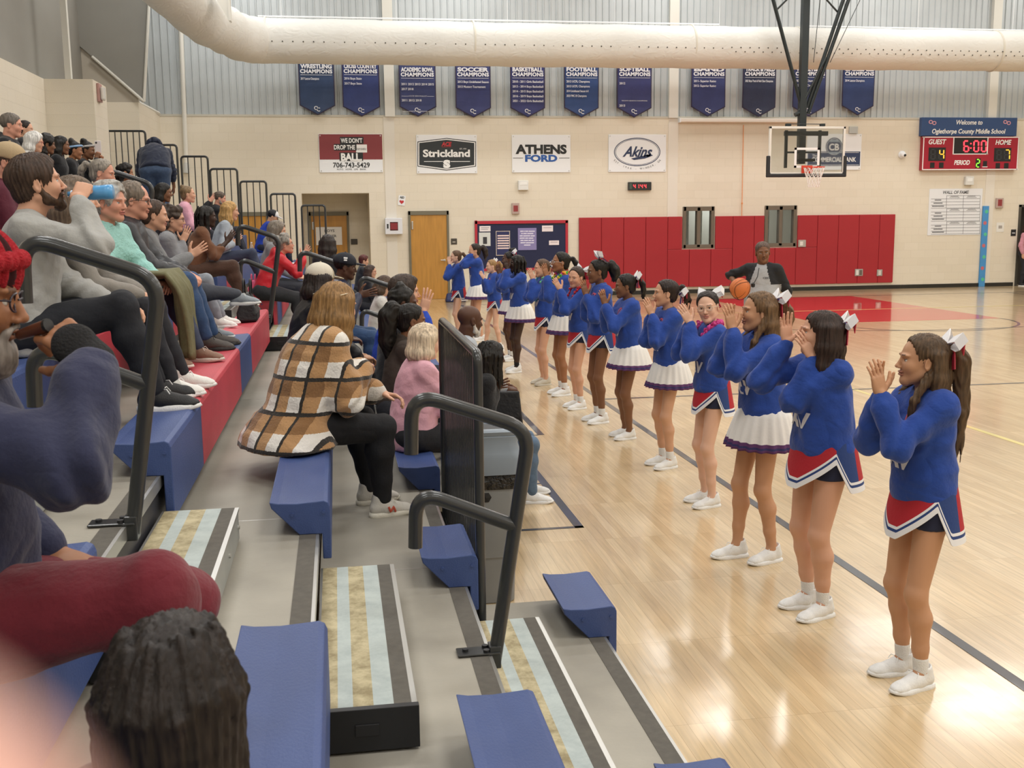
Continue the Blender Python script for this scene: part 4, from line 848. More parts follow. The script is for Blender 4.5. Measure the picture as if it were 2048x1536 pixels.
def plaid_mat():
    if 'plaid' in MATS: return MATS['plaid']
    m,N,L,b=node_mat('plaid'); at=N.new('ShaderNodeAttribute'); at.attribute_name='Col'; s=N.new('ShaderNodeSeparateXYZ'); L.new(at.outputs['Vector'],s.inputs[0])
    def M_(op,a,b_=None,c=None):
        q=N.new('ShaderNodeMath'); q.operation=op
        for i,v in enumerate((a,b_,c)):
            if v is None: continue
            if isinstance(v,(int,float)): q.inputs[i].default_value=v
            else: L.new(v,q.inputs[i])
        return q.outputs[0]
    n=N.new('ShaderNodeTexNoise'); tc=N.new('ShaderNodeTexCoord'); L.new(tc.outputs['Object'],n.inputs[0]); n.inputs['Scale'].default_value=90; n.inputs['Detail'].default_value=3
    u=M_('ADD',s.outputs[0],M_('MULTIPLY',n.outputs[0],.05)); v=M_('ADD',s.outputs[1],M_('MULTIPLY',n.outputs[0],.05))
    fu=M_('FRACT',u); fv=M_('FRACT',v); a=M_('LESS_THAN',fu,.5); c=M_('LESS_THAN',fv,.5); k=M_('MULTIPLY_ADD',a,.5,M_('MULTIPLY',c,.5))
    r=ramp(N,[(.0,'EDE9E2'),(.3,'B98F62'),(.75,'8E6842')]); r.color_ramp.interpolation='CONSTANT'; L.new(k,r.inputs[0])
    lu=M_('LESS_THAN',M_('ABSOLUTE',M_('SUBTRACT',fu,.5)),.055); lv=M_('LESS_THAN',M_('ABSOLUTE',M_('SUBTRACT',fv,.5)),.055); ln=M_('MAXIMUM',lu,lv)
    mx=N.new('ShaderNodeMix'); mx.data_type='RGBA'; L.new(ln,mx.inputs[0]); L.new(r.outputs[0],mx.inputs[6]); mx.inputs[7].default_value=(*srgb('2E2A26'),1); L.new(mx.outputs[2],b.inputs['Base Color'])
    b.inputs['Roughness'].default_value=.95; b.inputs['Sheen Weight'].default_value=.3; bp=N.new('ShaderNodeBump'); bp.inputs['Strength'].default_value=.5; bp.inputs['Distance'].default_value=.01; L.new(n.outputs[0],bp.inputs['Height']); L.new(bp.outputs[0],b.inputs['Normal']); return m
SKIN={'pale':('E3B79E','C4716B'),'light':('D9A78B','B9665F'),'ruddy':('D79C84','B65F58'),'tan':('C99876','A86A60'),'olive':('D2A283','B2645C'),'mid':('A06E4E','7E4A42'),'brown':('80583F','643A36'),'dark':('563727','44262A'),'deep':('3F2A20','351E20')}
FING=[(.027,(.040,.024,.020),.0086),(.009,(.044,.027,.021),.0088),(-.009,(.040,.025,.020),.0084),(-.026,(.031,.019,.017),.0074)]
HANDP={'clap':((6,10,8),7,(.62,.74,-.05),6),'open':((2,6,4),13,(.5,.85,.0),5),'relax':((22,32,20),3,(.72,.6,-.25),12),'fist':((72,86,50),1,(.72,.35,-.62),40),'grip':((48,60,40),2,(.55,.5,-.65),25),'flat':((10,14,8),1,(.85,.45,-.1),5)}
def hand(S,W,f,pn,side,pose,s,c=0,El=None):
    """palm, four bent fingers of unequal length and a thumb from the side of the palm"""
    X=nz(f); Z=-(np.array(pn,float)); Z=nz(Z-X*(Z@X)); Y=np.cross(Z,X)*(1 if side<0 else -1)
    def T(p): return np.array(W)+s*(X*p[0]+Y*p[1]+Z*p[2])
    bend,spread,td,tb=HANDP[pose]
    S.cone(np.array(W)+nz(El-W)*.06 if El is not None else T((-.05,0,0)),T((.012,0,0)),.0245*s,.024*s,c=c,k=.015)
    S.ell(T((.05,0,-.001)),np.array((.05,.036,.0135))*s,np.stack([X,Y,Z],1),c=c,k=.012)
    for i,(y,ls,r) in enumerate(FING):
        S.cone(T((.012,y*.55,0)),T((.088,y,0)),.0125*s,.0105*s,c=c,k=.008,flat=(Z,.85))
        a=rad_((1.5-i)*spread/1.5*.6); p=np.array((.088,y,0.)); th=0; d0=np.array((math.cos(a),math.sin(a),0))
        for j,l in enumerate(ls):
            th+=rad_(bend[j]*(1+.12*i)); d=d0*math.cos(th)+np.array((0,0,-1.))*math.sin(th); q=p+d*l; S.cone(T(p),T(q),r*s*(1-.09*j),r*s*(1-.09*(j+1)),c=c,k=.0035); p=q
    p=np.array((.022,.026,-.008)); d=nz(td); q=p+d*.04; S.cone(T(p-d*.01),T(q),.0155*s,.0115*s,c=c,k=.010)
    d2=nz(d+np.array((.35,-.12,-math.sin(rad_(tb))))); S.cone(T(q),T(q+d2*.03),.0108*s,.0095*s,c=c,k=.004); d3=nz(d2+np.array((.3,-.1,-.1*tb/20))); S.cone(T(q+d2*.03),T(q+d2*.03+d3*.024),.0095*s,.0078*s,c=c,k=.004)
    return T
def ik(A,Cc,l1,l2,pole):
    d=Cc-A; L=np.linalg.norm(d)
    if L>(l1+l2)*.995: Cc=A+d*((l1+l2)*.995/L); d=Cc-A; L=np.linalg.norm(d)
    if L<abs(l1-l2)*1.05+.02: L=abs(l1-l2)*1.05+.02; Cc=A+nz(d)*L; d=Cc-A
    x=(l1*l1-l2*l2+L*L)/(2*L); h=math.sqrt(max(l1*l1-x*x,0)); u=d/L; p=np.array(pole,float); p=nz(p-u*(p@u)); return A+u*x+p*h,Cc
def face(S,Hc,R,s,fem=0,c=0,jaw=1,nose=1,mouth=0):
    E_=lambda o,r,rr=None,**k: S.ell(Hc+R@(np.array(o)*s),np.array(r)*s,R if rr is None else R@rr,c=c,**k)
    K_=lambda a,b,ra,rb,**k: S.cone(Hc+R@(np.array(a)*s),Hc+R@(np.array(b)*s),ra*s,rb*s,c=c,**k)
    E_((-.014,0,.036),(.098,.076,.082),k=.01); E_((.022,0,-.022),(.066,.062,.088),k=.03)
    for y in (-1,1):
        K_((-.012,y*.052,-.055),(.058,y*.014,-.098),.020*jaw,.016,k=.025); E_((.058,y*.034,-.028),(.026,.026,.026),k=.02)
        E_((-.012,y*.077,-.008),(.019,.009,.033),rotz(y*.35)@roty(-.15),k=.006); E_((-.006,y*.086,-.006),(.010,.006,.020),rotz(y*.35),k=.004,sub=True)
        E_((.0945,y*.031,.001),(.017,.018,.0105),k=.010,sub=True)
        E_((.082,y*.032,.022),(.012,.024,.006 if fem else .009),rotz(y*.35),k=.012)
    K_((.062,0,-.100),(.066,0,-.098),.019*jaw,.019*jaw,k=.02)
    K_((.085,0,.012),(.104,0,-.030),.0068*nose,.0092*nose,k=.009); E_((.105,0,-.033),(.011,.0098*nose,.0085),k=.006)
    for y in (-1,1): E_((.096,y*.0105*nose,-.037),(.009,.0066*nose,.0062),k=.005)
    E_((.0875,0,-.0575),(.0115,.023,.0058),k=.006); E_((.0855,0,-.0695),(.0115,.020,.0068),k=.006); E_((.096,0,-.0635),(.012,.019,.0016+.006*mouth),k=.003,sub=True)
def facecol(V,Hc,R,s,skin,lip,brow,ids=None,age=0,fem=0):
    lip='%02X%02X%02X'%tuple(int((.58 if fem else .3)*int(lip[i:i+2],16)+(.42 if fem else .7)*int(skin[i:i+2],16)) for i in (0,2,4)); q=((V-Hc)@R)/s; C=np.tile(np.array(srgb(skin)),(len(V),1)); x,y,z=q.T; ay=abs(y); front=x>.05
    C[(front&(((z+.057)/.0078)**2+(y/.025)**2<1))|(front&(((z+.070)/.0085)**2+(y/.021)**2<1))]=srgb(lip)
    m=front&(((z+.0635)/.0022)**2+(y/.022)**2<1); C[m]=np.array(srgb(lip))*.35
    bw=.0032 if fem else .005; m=front&(abs(z-(.0235+.10*(ay-.03)*(ay<.045)-.35*np.maximum(ay-.04,0)))<bw)&(ay>.014)&(ay<.047); C[m]=.7*np.array(srgb(brow))+.3*np.array(srgb(skin))
    m=front&(abs((x-.098))<.012)&(((z+.043)/.003)**2+((ay-.0085)/.004)**2<1); C[m]=np.array(srgb(skin))*.5
    ck=np.exp(-((ay-.036)/.02)**2-((z+.03)/.022)**2)*(x>.04)*.16; C=C*(1-ck[:,None])+np.array(srgb(lip))*ck[:,None]
    return C
def eyes(Hc,R,s,iris,lid,closed=0,lash=True):
    V=[];F=[];C=[]
    for y in (-1,1):
        c=np.array((.0712,y*.0315,.0005)); n,m=14,10; b0=len(V)
        for i in range(m+1):
            th=math.pi*i/m
            for j in range(n):
                ph=2*math.pi*j/n; d=np.array((math.cos(th),math.sin(th)*math.cos(ph),math.sin(th)*math.sin(ph))); V.append(Hc+R@((c+d*.0128)*s))
                a=math.degrees(th); up=d[2]; lidz=.44-.8*closed
                if up>lidz or up<-.5: col=srgb(lid)
                elif lash and up>lidz-.22: col=(.02,.015,.012)
                elif a<15: col=(.01,.01,.01)
                elif a<31: col=srgb(iris)
                else: col=(.75,.72,.68)
                C.append(col)
        F+=[(b0+i*n+j,b0+i*n+(j+1)%n,b0+(i+1)*n+(j+1)%n,b0+(i+1)*n+j) for i in range(m) for j in range(n)]
    return np.array(V),np.array(F),np.array(C)
def merge(parts):
    V=[];F=[];C=[];n=0
    for v,f,c in parts: V.append(v);F.append(f+n);C.append(c);n+=len(v)
    return np.concatenate(V),np.concatenate(F),np.concatenate(C)
def head_R(yaw,pitch,roll): return rotz(rad_(yaw))@roty(rad_(pitch))@rotx(rad_(roll))
def hair_sdf(st,Hc,R,s,down,rs):
    """hair in head space; down(p,l) drops a world-vertical point; returns the implicit shape"""
    S=SDF(); H=lambda o:Hc+R@(np.array(o,float)*s)
    E_=lambda o,r,**k: S.ell(H(o),np.array(r)*s,R,**k)
    k0=st.get('style','short'); t=st.get('thick',.0); L=st.get('len',.2)
    ears=True; rr=np.random.RandomState(rs); Z=np.array((0,0,-1.))
    E_((-.016,0,.040),(.105+t,.084+t,.088+t),k=.01)
    if k0!='buzz': E_((-.05,0,-.025),(.060+t*.6,.066+t*.6,.062),k=.02)
    if k0 in('short','parted'): E_((.0,.01,.078),(.085,.066,.052),k=.02)
    if k0=='receding': E_((-.03,0,.065),(.085,.075,.06),k=.02)
    if k0=='parted': S.cone(H((.055,-.03,.09)),H((.07,.03,.075)),.026*s,.022*s,k=.02)
    base=lambda p:H(p)
    if k0 in('long','bob','halfup'):
        ears=st.get('ears',False); rad=st.get('w',.030)
        for y in (-1,1):
            for (x,yy,r) in (((-.035,.078,1.),(-.06,.068,1.),(-.08,.05,1.)) if k0=='halfup' else ((.005,.074,.8),(-.035,.080,1.),(-.075,.055,1.))):
                a=base((x,y*yy,.03)); b_=base((x-.01,y*(yy+.008),-.075)); e=b_+Z*(L*(.92+.12*rr.rand()))*s+R@np.array((rr.uniform(-.03,.01),y*rr.uniform(-.02,.02),0))*s
                S.chain([a,b_,(b_+e)/2+rr.uniform(-.008,.008,3)*s,e],[rad*s*r,rad*1.05*s*r,rad*1.0*s*r,rad*.45*s],k=.022)
        if k0=='halfup':
            for y in (-1,1):
                a=base((-.022,y*.080,-.035)); m=base((.0,y*.088,-.10)); S.chain([a,m,m+Z*.08*s+R@np.array((.045,y*.01,0))*s,m+Z*(L+.12)*s+R@np.array((.075,-y*.005,0))*s],[.018*s,.019*s,.018*s,.006*s],k=.012)
        a=base((-.095,0,.03)); b_=base((-.108,0,-.07)); S.chain([a,b_,b_+Z*L*s*.6,b_+Z*L*s],[.034*s,.036*s,.034*s,.018*s],k=.025)
        for _ in range(st.get('wisps',8)):
            a_=rr.uniform(1.6,4.7); p=base((-.03+.085*math.cos(a_),.082*math.sin(a_),-.08)); d=R@np.array((math.cos(a_),math.sin(a_),0))
            S.chain([p,p+Z*L*.6*s+d*.012*s,p+Z*(L*rr.uniform(.9,1.12))*s+d*rr.uniform(.0,.03)*s],[.012*s,.010*s,.004*s],k=.008)
    if k0 in('pony','halfup'):
        at=base(st.get('at',(-.105,0,.05))); bk=R@np.array((-1.,0,0)); l=st.get('tail',.25); sx=st.get('swing',(0,0,0)); q=at+bk*.045*s+np.array((0,0,.008))*s
        P=[at,q,q+(bk*.035+Z*.05)*s,q+(bk*.045+Z*l*.55+np.array(sx)*.5)*s,q+(bk*.03+Z*l+np.array(sx))*s]
        w=st.get('tw',.026); S.chain(P,[.014*s,w*s,w*1.15*s,w*s,.006*s],k=.012)
        for _ in range(5):
            o=rr.uniform(-.014,.014,3)*s; S.chain([P[2]+o,P[3]+o*1.8,P[4]+o*2+Z*rr.uniform(-.03,.02)*s],[.012*s,.010*s,.004*s],k=.006)
    if k0=='bun': S.ell(base(st.get('at',(-.11,0,.06))),np.full(3,st.get('br',.04))*s,k=.01)
    if k0=='puff': 
        c=base(st.get('at',(-.06,0,.13)))
        for _ in range(14): S.ell(c+rr.uniform(-.03,.03,3)*s,np.full(3,rr.uniform(.02,.034))*s,k=.012)
    if k0 in('locs','braids'):
        ears=False; n=st.get('n',34); wv=st.get('r',.0085)
        for i in range(n):
            a_=2*math.pi*(i+.5*rr.rand())/n if k0=='locs' else rr.uniform(.9,5.4); up=rr.uniform(.0,.085)
            if abs((a_+math.pi)%(2*math.pi)-math.pi)<st.get('open',.75): continue
            ca,sa=math.cos(a_),math.sin(a_); d=R@np.array((ca,sa,0)); p=base((-.02+.103*ca*(1-up*3),.083*sa*(1-up*3),.05+up*.8)); p2=base((-.02+.108*ca,.089*sa,-.05)); l=L*rr.uniform(.75,1.1)
            S.chain([p,(p+p2)/2+d*.02*s,p2+d*.008*s,p2+Z*l*s*.6+d*.012*s,p2+Z*l*s+d*rr.uniform(-.01,.02)*s],[wv*s,wv*1.15*s,wv*1.1*s,wv*s,wv*.7*s],k=.005)
    if k0=='curly':
        for _ in range(st.get('n',60)):
            v=nz(rr.randn(3)); v[2]=abs(v[2])-.45*rr.rand(); v=nz(v)
            if v[0]>.55 and v[2]<.62: continue
            S.ell(H((-.016+.10*v[0],.08*v[1],.04+.088*v[2])),np.full(3,rr.uniform(.018,.03))*s,k=.012)
        for _ in range(st.get('fall',0)):
            a_=rr.uniform(1.5,4.8); z=-rr.rand()*L; S.ell(H((-.03+.09*math.cos(a_),.09*math.sin(a_),-.05))+Z*L*rr.rand()*s,np.full(3,rr.uniform(.022,.036))*s,k=.014)
    hi=k0 in('pony','halfup','bun','puff'); S.ell(H((.105 if hi else .112,0,-.008 if hi else -.022)),np.array((.094 if hi else .082,.100 if hi else .079,.108 if hi else .105))*s,R,k=.008,sub=True)
    if k0=='receding': S.ell(H((.09,0,.09)),np.array((.07,.052,.05))*s,R,k=.01,sub=True)
    if ears:
        for y in (-1,1): S.ell(H((.004,y*.092,-.018)),np.array((.034,.024,.044))*s,R,k=.006,sub=True)
    if k0 in('short','buzz','receding','parted'): S.cut(H((-.05,0,-.072)),R@np.array((.25,0,-1)))
    return S
def add_hair(st,Hc,R,s,par,res,rs,name='hair'):
    S=hair_sdf(st,Hc,R,s,None,rs); V,F,_=S.mesh(res); N=vnorm(V,F); q=((V-Hc)@R)/s
    a=np.arctan2(q[:,1],q[:,0]+.02); k0=st.get('style')
    if k0=='curly' or k0=='puff': V=V+N*(.006*s*wob(V,160/s,rs))[:,None]
    else: V=V+N*((.0022*np.sin(a*34+q[:,2]*14)+.002*np.sin(a*61+3*np.sin(q[:,2]*30))+.0025*wob(V,55/s,rs))*s)[:,None]
    return raw(name,V,F,hair_mat(st['col']),par,smooth=True)
def ribbon(b,P,w,side,t=.002,m=0):
    """a thick strip of width w along P"""
    k=len(P); V=[]; 
    for i in range(k):
        T=nz(np.array(P[min(i+1,k-1)])-np.array(P[max(i-1,0)])); n=nz(np.cross(T,side))
        for a in (-1,1):
            for c in (-1,1): V.append(np.array(P[i])+np.array(side)*w[i]/2*a+n*t*c)
    F=[]
    for i in range(k-1):
        for (x,y) in ((0,1),(1,3),(3,2),(2,0)): F.append((4*i+x,4*i+y,4*i+4+y,4*i+4+x))
    F+=[(0,1,3,2),(4*k-4,4*k-2,4*k-1,4*k-3)]; b.add(V,F,m)
def bow(par,at,R,s,col2='4A3E8C'):
    """cheer hair bow: white loops, tails with a blue and red side, knot"""
    o=np.array(at); bk=R@np.array((-1.,0,0)); sd=R@np.array((0,1.,0)); up=R@np.array((0,0,1.))
    WH=mat('bow_white','F0EFF2',.45); C2=mat('bow_'+col2,col2,.5); RD=mat('bow_red','C23348',.5)
    b=B()
    for y in (-1,1):
        P=[o,o+s*(sd*y*.03+up*.025+bk*.012),o+s*(sd*y*.085+up*.045+bk*.025),o+s*(sd*y*.10+up*.012+bk*.045),o+s*(sd*y*.06-up*.004+bk*.04),o+bk*.012*s]; ribbon(b,P,[.022*s,.04*s,.055*s,.055*s,.045*s,.02*s],nz(up*.8+bk*.6),m=0)
    h=b.build('hair_bow',WH,par); h.location=(0,0,0)
    b=B()
    for y in (-1,1):
        P=[o+bk*.01*s,o+s*(sd*y*.03-up*.03+bk*.03),o+s*(sd*y*.055-up*.10+bk*.03)]; ribbon(b,P,[.022*s,.034*s,.04*s],nz(sd+up*.2*y),m=0 if y<0 else 1)
    P=[o+bk*.02*s,o+s*(sd*.05+up*.02+bk*.05),o+s*(sd*.085-up*.01+bk*.055)]; ribbon(b,P,[.02*s,.04*s,.045*s],nz(up),m=1)
    b.build('bow_tail',[C2,RD],par); b=B(); S=SDF().ell(o+bk*.016*s,np.array((.018,.016,.016))*s,R); V,F,_=S.mesh(.004); raw('bow_knot',V,F,C2,par,smooth=True)
def glasses(par,Hc,R,s,col='3A2A2A',up=0,metal=False,lens=True):
    T=lambda p:Hc+R@((np.array(p)+np.array((-.02*up*4,0,.075*up)))*s); b=B(); m=mat('frame_'+col,col,.3,.8 if metal else 0)
    for y in (-1,1):
        C=[T((.098-.012*(abs(math.cos(a))*.6) ,y*(.033+.024*math.cos(a)),.000+.018*math.sin(a))) for a in np.linspace(0,2*math.pi,21)]; b.tube(C,.0021*s,6,cap=False)
        b.tube([T((.093,y*.057,.004)),T((.03,y*.083+y*.012*(up>0),.006)),T((-.02,y*.086+y*.012*(up>0),-.006))],.002*s,6)
    b.tube([T((.098,-.01,.004)),T((.103,0,.007)),T((.098,.01,.004))],.002*s,6); b.build('glasses',m,par,smooth=True)
    if lens and up:
        b=B()
        for y in (-1,1): b.add([T((.096,y*(.033+.022*math.cos(a)),.016*math.sin(a))) for a in np.linspace(0,2*math.pi,16,endpoint=False)],[tuple(range(16))])
        b.build('sunglass_lens',mat('lens_'+col,'2B3F8A' if col!='E8DCC0' else '9A8458',.1,spec=.8),par)
def hat(par,kind,Hc,R,s,col,col2,res,back=False,tx_=None):
    Rh=R@rotz(math.pi) if back else R; H=lambda o:Hc+Rh@(np.array(o,float)*s)
    if kind=='cap':
        S=SDF().ell(H((.002 if back else -.014,0,.05)),np.array((.116,.096,.094))*s,Rh).cut(H((0,0,.030)),Rh@np.array((-.12,0,-1))); V,F,_=S.mesh(res*1.3); q=((V-Hc)@Rh)/s; a=np.arctan2(q[:,1],q[:,0])
        V=V+vnorm(V,F)*(-.002*s*np.exp(-(np.sin(a*3)/.09)**2))[:,None]
        mi=None; M=[mat('cap_'+col,col,.75,bump=.2,bs=200),mat('cap_'+col2,col2,.75,bump=.3,bs=300)]; fx=q[F].mean(1)[:,0]; mi=(fx<.035).astype(int)
        raw('hat',V,F,M,par,mi,True)
        S=SDF().ell(H((.125,0,.040)),np.array((.085,.072,.010))*s,Rh@roty(.10)).cut(H((.085,0,0)),Rh@np.array((-1,0,0))); V,F,_=S.mesh(res*1.3); raw('hat_visor',V,F,M[0],par,smooth=True)
        b=B(); b.lathe([(.009*s,0),(.007*s,.006*s),(.001,.008*s)],H((-.012,0,.143)),10); b.build('hat_button',M[0],par)
    if kind=='beanie':
        S=SDF().ell(H((-.016,0,.060)),np.array((.118,.097,.094))*s,R).cut(H((.0,0,.052)),R@np.array((-.30,0,-1))); V,F,_=S.mesh(res); q=((V-Hc)@R)/s; a=np.arctan2(q[:,1],q[:,0]+.016)
        V=V+vnorm(V,F)*(.004*s*np.sin(a*36))[:,None]; st=(np.sin(a*12)>.55)[F[:,0]].astype(int); raw('knit_hat',V,F,[mat('knit_'+col,col,.95,bump=.6,bs=220),mat('knit_'+col2,col2,.95)],par,st,True)
        S=SDF(); C=[H((-.016+.113*math.cos(t),.094*math.sin(t),.052+.030*math.cos(t))) for t in np.linspace(0,2*math.pi,25)]; S.chain(C,.017*s,k=.006); V,F,_=S.mesh(res); q=((V-Hc)@R)/s; a=np.arctan2(q[:,1],q[:,0]+.016); V=V+vnorm(V,F)*(.0022*s*np.sin(a*44))[:,None]; raw('knit_hat_band',V,F,mat('knit_'+col,col,.95,bump=.6,bs=220),par,smooth=True)
    if kind=='headband':
        S=SDF(); S.chain([H((-.016+.103*math.cos(t),.084*math.sin(t),.05+.03*math.cos(t))) for t in np.linspace(0,2*math.pi,22)],.014*s,k=.01); V,F,_=S.mesh(res*1.2); raw('headband',V,F,mat('band_'+col,col,.8,bump=.3,bs=150),par,smooth=True)
SHM={}
def shoe(par,A,dir_,s,col,sole,pitch=0,laces=True,res=.006,col2=None):
    """running shoe: shaped upper with collar; the sole and laces are its own sub-parts"""
    X=nz(dir_); Zv=np.array((0,0,1.)); Zv=nz(Zv-X*(Zv@X)); Y=np.cross(Zv,X); Rm=np.stack([X,Y,Zv],1)
    T=lambda p:np.array(A)+Rm@(np.array(p,float)*s)
    S=SDF(); f=(Y,.86)
    S.cone(T((-.035,0,-.045)),T((.02,0,-.04)),.036*s,.037*s,k=.02,flat=f); S.cone(T((.02,0,-.045)),T((.115,0,-.058)),.040*s,.032*s,k=.02); S.ell(T((.13,0,-.062)),np.array((.048,.041,.026))*s,Rm,k=.02)
    S.cone(T((-.03,0,-.03)),T((-.018,0,.012)),.036*s,.038*s,k=.015); S.cone(T((.0,0,-.02)),T((.07,0,-.045)),.032*s,.028*s,k=.02)
    S.ell(T((-.008,0,.035)),np.array((.036,.032,.034))*s,Rm,k=.006,sub=True); S.cut(T((0,0,-.068)),-Zv)
    V,F,_=S.mesh(res); V=V+vnorm(V,F)*(.0012*wob(V,70,3))[:,None]
    q=raw('shoe',V,F,mat('shoe_'+col,col,.6,var=.05,vs=30,bump=.15,bs=150),par,smooth=True)
    b=B(); O=[(-.075,0),(-.068,.026),(-.04,.036),(.03,.036),(.09,.045),(.14,.042),(.172,.024),(.182,0)]; O=O+[(x,-y) for x,y in O[-2:0:-1]]; n=len(O)
    rings=[[T((x*k,y*k,z+ (0.012*max(0,(x-.11)/.07) if z<-.08 else .004*max(0,(x-.11)/.07)))) for x,y in O] for k,z in ((.93,-.092),(1.0,-.088),(1.03,-.076),(.99,-.064),(.9,-.062))]
    b.add(*loft(rings)); so=raw('sole',b.V,b.F,mat('sole_'+sole,sole,.6,bump=.2,bs=120),q,smooth=True)
    if laces:
        b=B()
        for i in range(5):
            x=.035+i*.018; z=-.006-.011*i; b.tube([T((x,-.018,z-.006)),T((x+.004,0,z+.004)),T((x,.018,z-.006))],.0026*s,5)
        b.tube([T((.03,0,.002)),T((.045,.03,.008)),T((.06,.036,-.012))],.0022*s,5); b.tube([T((.03,0,.002)),T((.05,-.03,.006)),T((.062,-.034,-.014))],.0022*s,5)
        raw('laces',b.V,b.F,mat('laces_'+sole,sole,.8),q)
    if col2:
        for y in (-1,1):
            b=B(); P=[T((.02,y*.05,-.030)),T((.03,y*.05,-.058)),T((.048,y*.05,-.032)),T((.058,y*.05,-.060))]; bv=BVHTree.FromPolygons(V.tolist(),F.tolist()); Q=[]
            for u in np.linspace(0,3,13):
                i=min(int(u),2); p=P[i]+(P[i+1]-P[i])*(u-i); h=bv.ray_cast(Vector(p),Vector(-Y*y)); Q.append(np.array(h[0])+Y*y*.001 if h[0] else p)
            b.tube(Q,.006*s,6); raw('shoe_letter',b.V,b.F,mat('shoe_mark_'+col2,col2,.6),q)
    return q
CL='clap'
def clap(x=.29,z=-.10,g=.035,up=.9,y=0,fwd=.45,pose='clap',tw=0):
    return dict(R=((x,y-g,z),(fwd,.10,up),(tw,1,.05),pose),L=((x+.01,y+g,z-.01),(fwd,-.10,up),(tw,-1,.05),pose))
def handpos(a,Nk,sdv,s,base,yaw,Rt):
    """wrist target: a point relative to the neck, or where a line of sight meets the plane of the body's middle"""
    if a[0][0]!='px': return Nk+(Rt@np.array(a[0],float))*s
    Q=rotz(-rad_(yaw)); o=Q@(C0-np.array(base)); d=Q@ray(a[0][1],a[0][2]); pl=Nk+sdv*a[0][3]*s; t=((pl-o)@sdv)/(d@sdv); return o+d*t-nz(Rt@np.array(a[1],float))*.085*s
def clap_at(x,y,gap=.03,up=.9,fwd=.4,pose='clap',tw=0,off=0,pole=None):
    e=(pole,) if pole else ()
    return dict(R=(('px',x,y,off-gap),(fwd,.08,up),(tw,1,.05),pose)+((tuple(np.array(pole)*[1,-1,1]),) if pole else ()),L=(('px',x,y,off+gap),(fwd,-.08,up),(tw,-1,.05),pose)+e)
def person(label,base,yaw,s,pose='stand',lean=5,twist=0,side=0,head=(0,0,0),feet=None,arms=None,w=1,fem=1,skin='light',brow='3A2A20',iris='4A3526',hair=None,top=None,bottom=None,shoes=('ECECEA','F2F2F0'),sock=None,extra=(),Z=8,cat='person',name='person',footz=-.40,footx=.40,kn=.16,legs=True,group=None,seed=None,neck=0,jaw=1,nose=1,mouth=0,closed=0):
    seed=seed if seed is not None else (abs(hash_(label))%9973); rs=np.random.RandomState(seed)
    par=E(name,label,cat,base,rad_(yaw),group); LOCAL.add(par.name); sk,lp=SKIN[skin]; skc=np.array(srgb(sk))
    rc=float(np.clip(Z*.0017,.0075,.02)); rh=float(np.clip(Z*.0008,.0034,.0085)); rn=float(np.clip(Z*.0006,.0027,.0062))
    v=lambda *a: np.array(a,float)
    sit=pose=='sit'; Pc=v(0,0,(.10 if sit else .93)*s)
    l0,l1=rad_(lean*.75),rad_(lean*1.25); sd_=rad_(side)
    u0=nz(v(math.sin(l0),math.sin(sd_),math.cos(l0))); u1=nz(v(math.sin(l1),math.sin(sd_),math.cos(l1)))
    mid=Pc+u0*.25*s; Nk=mid+u1*.25*s; Rt=rotz(rad_(twist)); sdv=Rt@v(0,1,0); sdv=nz(sdv-u1*(sdv@u1)); fw=np.cross(sdv,u1); fw0=np.cross(v(0,1,0),u0)
    nd=nz(u1*.55+v(0,0,.6)+v(math.sin(rad_(head[1]))*.25,0,0)*1+fw*.06); Hc=Nk+nd*(.150+neck)*s+fw*.02*s; R=head_R(head[0]+twist*.5,head[1],head[2])
    sh={-1:Nk-u1*.048*s-sdv*(.138 if fem else .155)*s*w**.5,1:Nk-u1*.048*s+sdv*(.138 if fem else .155)*s*w**.5}
    A={}
    arms=arms or (dict(R=((.30,-.10,-.42),(.9,.3,-.1),(0,.3,-1),'relax'),L=((.30,.10,-.42),(.9,-.3,-.1),(0,-.3,-1),'relax')) if sit else dict(R=((.05,-.24,-.55),(.1,0,-1),(0,1,0),'relax'),L=((.05,.24,-.55),(.1,0,-1),(0,-1,0),'relax')))
    Bt=np.stack([fw,sdv,u1],1)
    for sg,kx in ((-1,'R'),(1,'L')):
        a=arms[kx]; Wt=handpos(a,Nk,sdv,s,base,yaw,Rt); pole=a[4] if len(a)>4 else (-.15,sg*.38,-1); El,Wt=ik(sh[sg],Wt,.285*s,.245*s,Rt@v(*pole)); A[sg]=(El,Wt,Rt@v(*a[1]),Rt@v(*a[2]),a[3])
    hip={sg:Pc+v(0.0,sg*.088*s*w,-.035*s if not sit else 0) for sg in (-1,1)}
    if feet is None: feet=[(footx*s+.0,-kn*s*.8,footz,-8),(footx*s+.02,kn*s*.8,footz,8)] if sit else [(0.0,-.085*s,0,-8),(.02,.085*s,0,8)]
    Lg={}
    for sg,f in zip((-1,1),feet):
        An=v(f[0],f[1],f[2]+.085*s); fd=rotz(rad_(f[3]))@v(1,0,-(f[4] if len(f)>4 else 0)); Kn,An=ik(hip[sg],An,.425*s,.395*s,v(1,sg*(.12 if sit else .05)*(kn/.16),.9 if sit else .1)); Lg[sg]=(Kn,An,fd)
    # ---- body: head, neck, hands, limbs as one mesh
    S=SDF(); face(S,Hc,R,s,fem,jaw=jaw,nose=nose,mouth=mouth); nb=Hc+R@(v(-.022,0,-.062)*s)
    nr=(.046 if fem else .056)*s*(.5+.5*w); S.cone(nb,Nk-u1*.01*s-fw*.008*s,nr,nr*1.06,k=.02); S.ell(Nk-u1*.05*s,v(.055,.10,.04)*s,np.stack([fw,sdv,u1],1),k=.04)
    V,F,I=S.mesh(rh); C=facecol(V,Hc,R,s,sk,lp,brow,fem=fem); parts=[(V,F,C)]
    parts.append(eyes(Hc,R,s,iris,sk,closed))
    sl=(top or {}).get('sleeve',1)
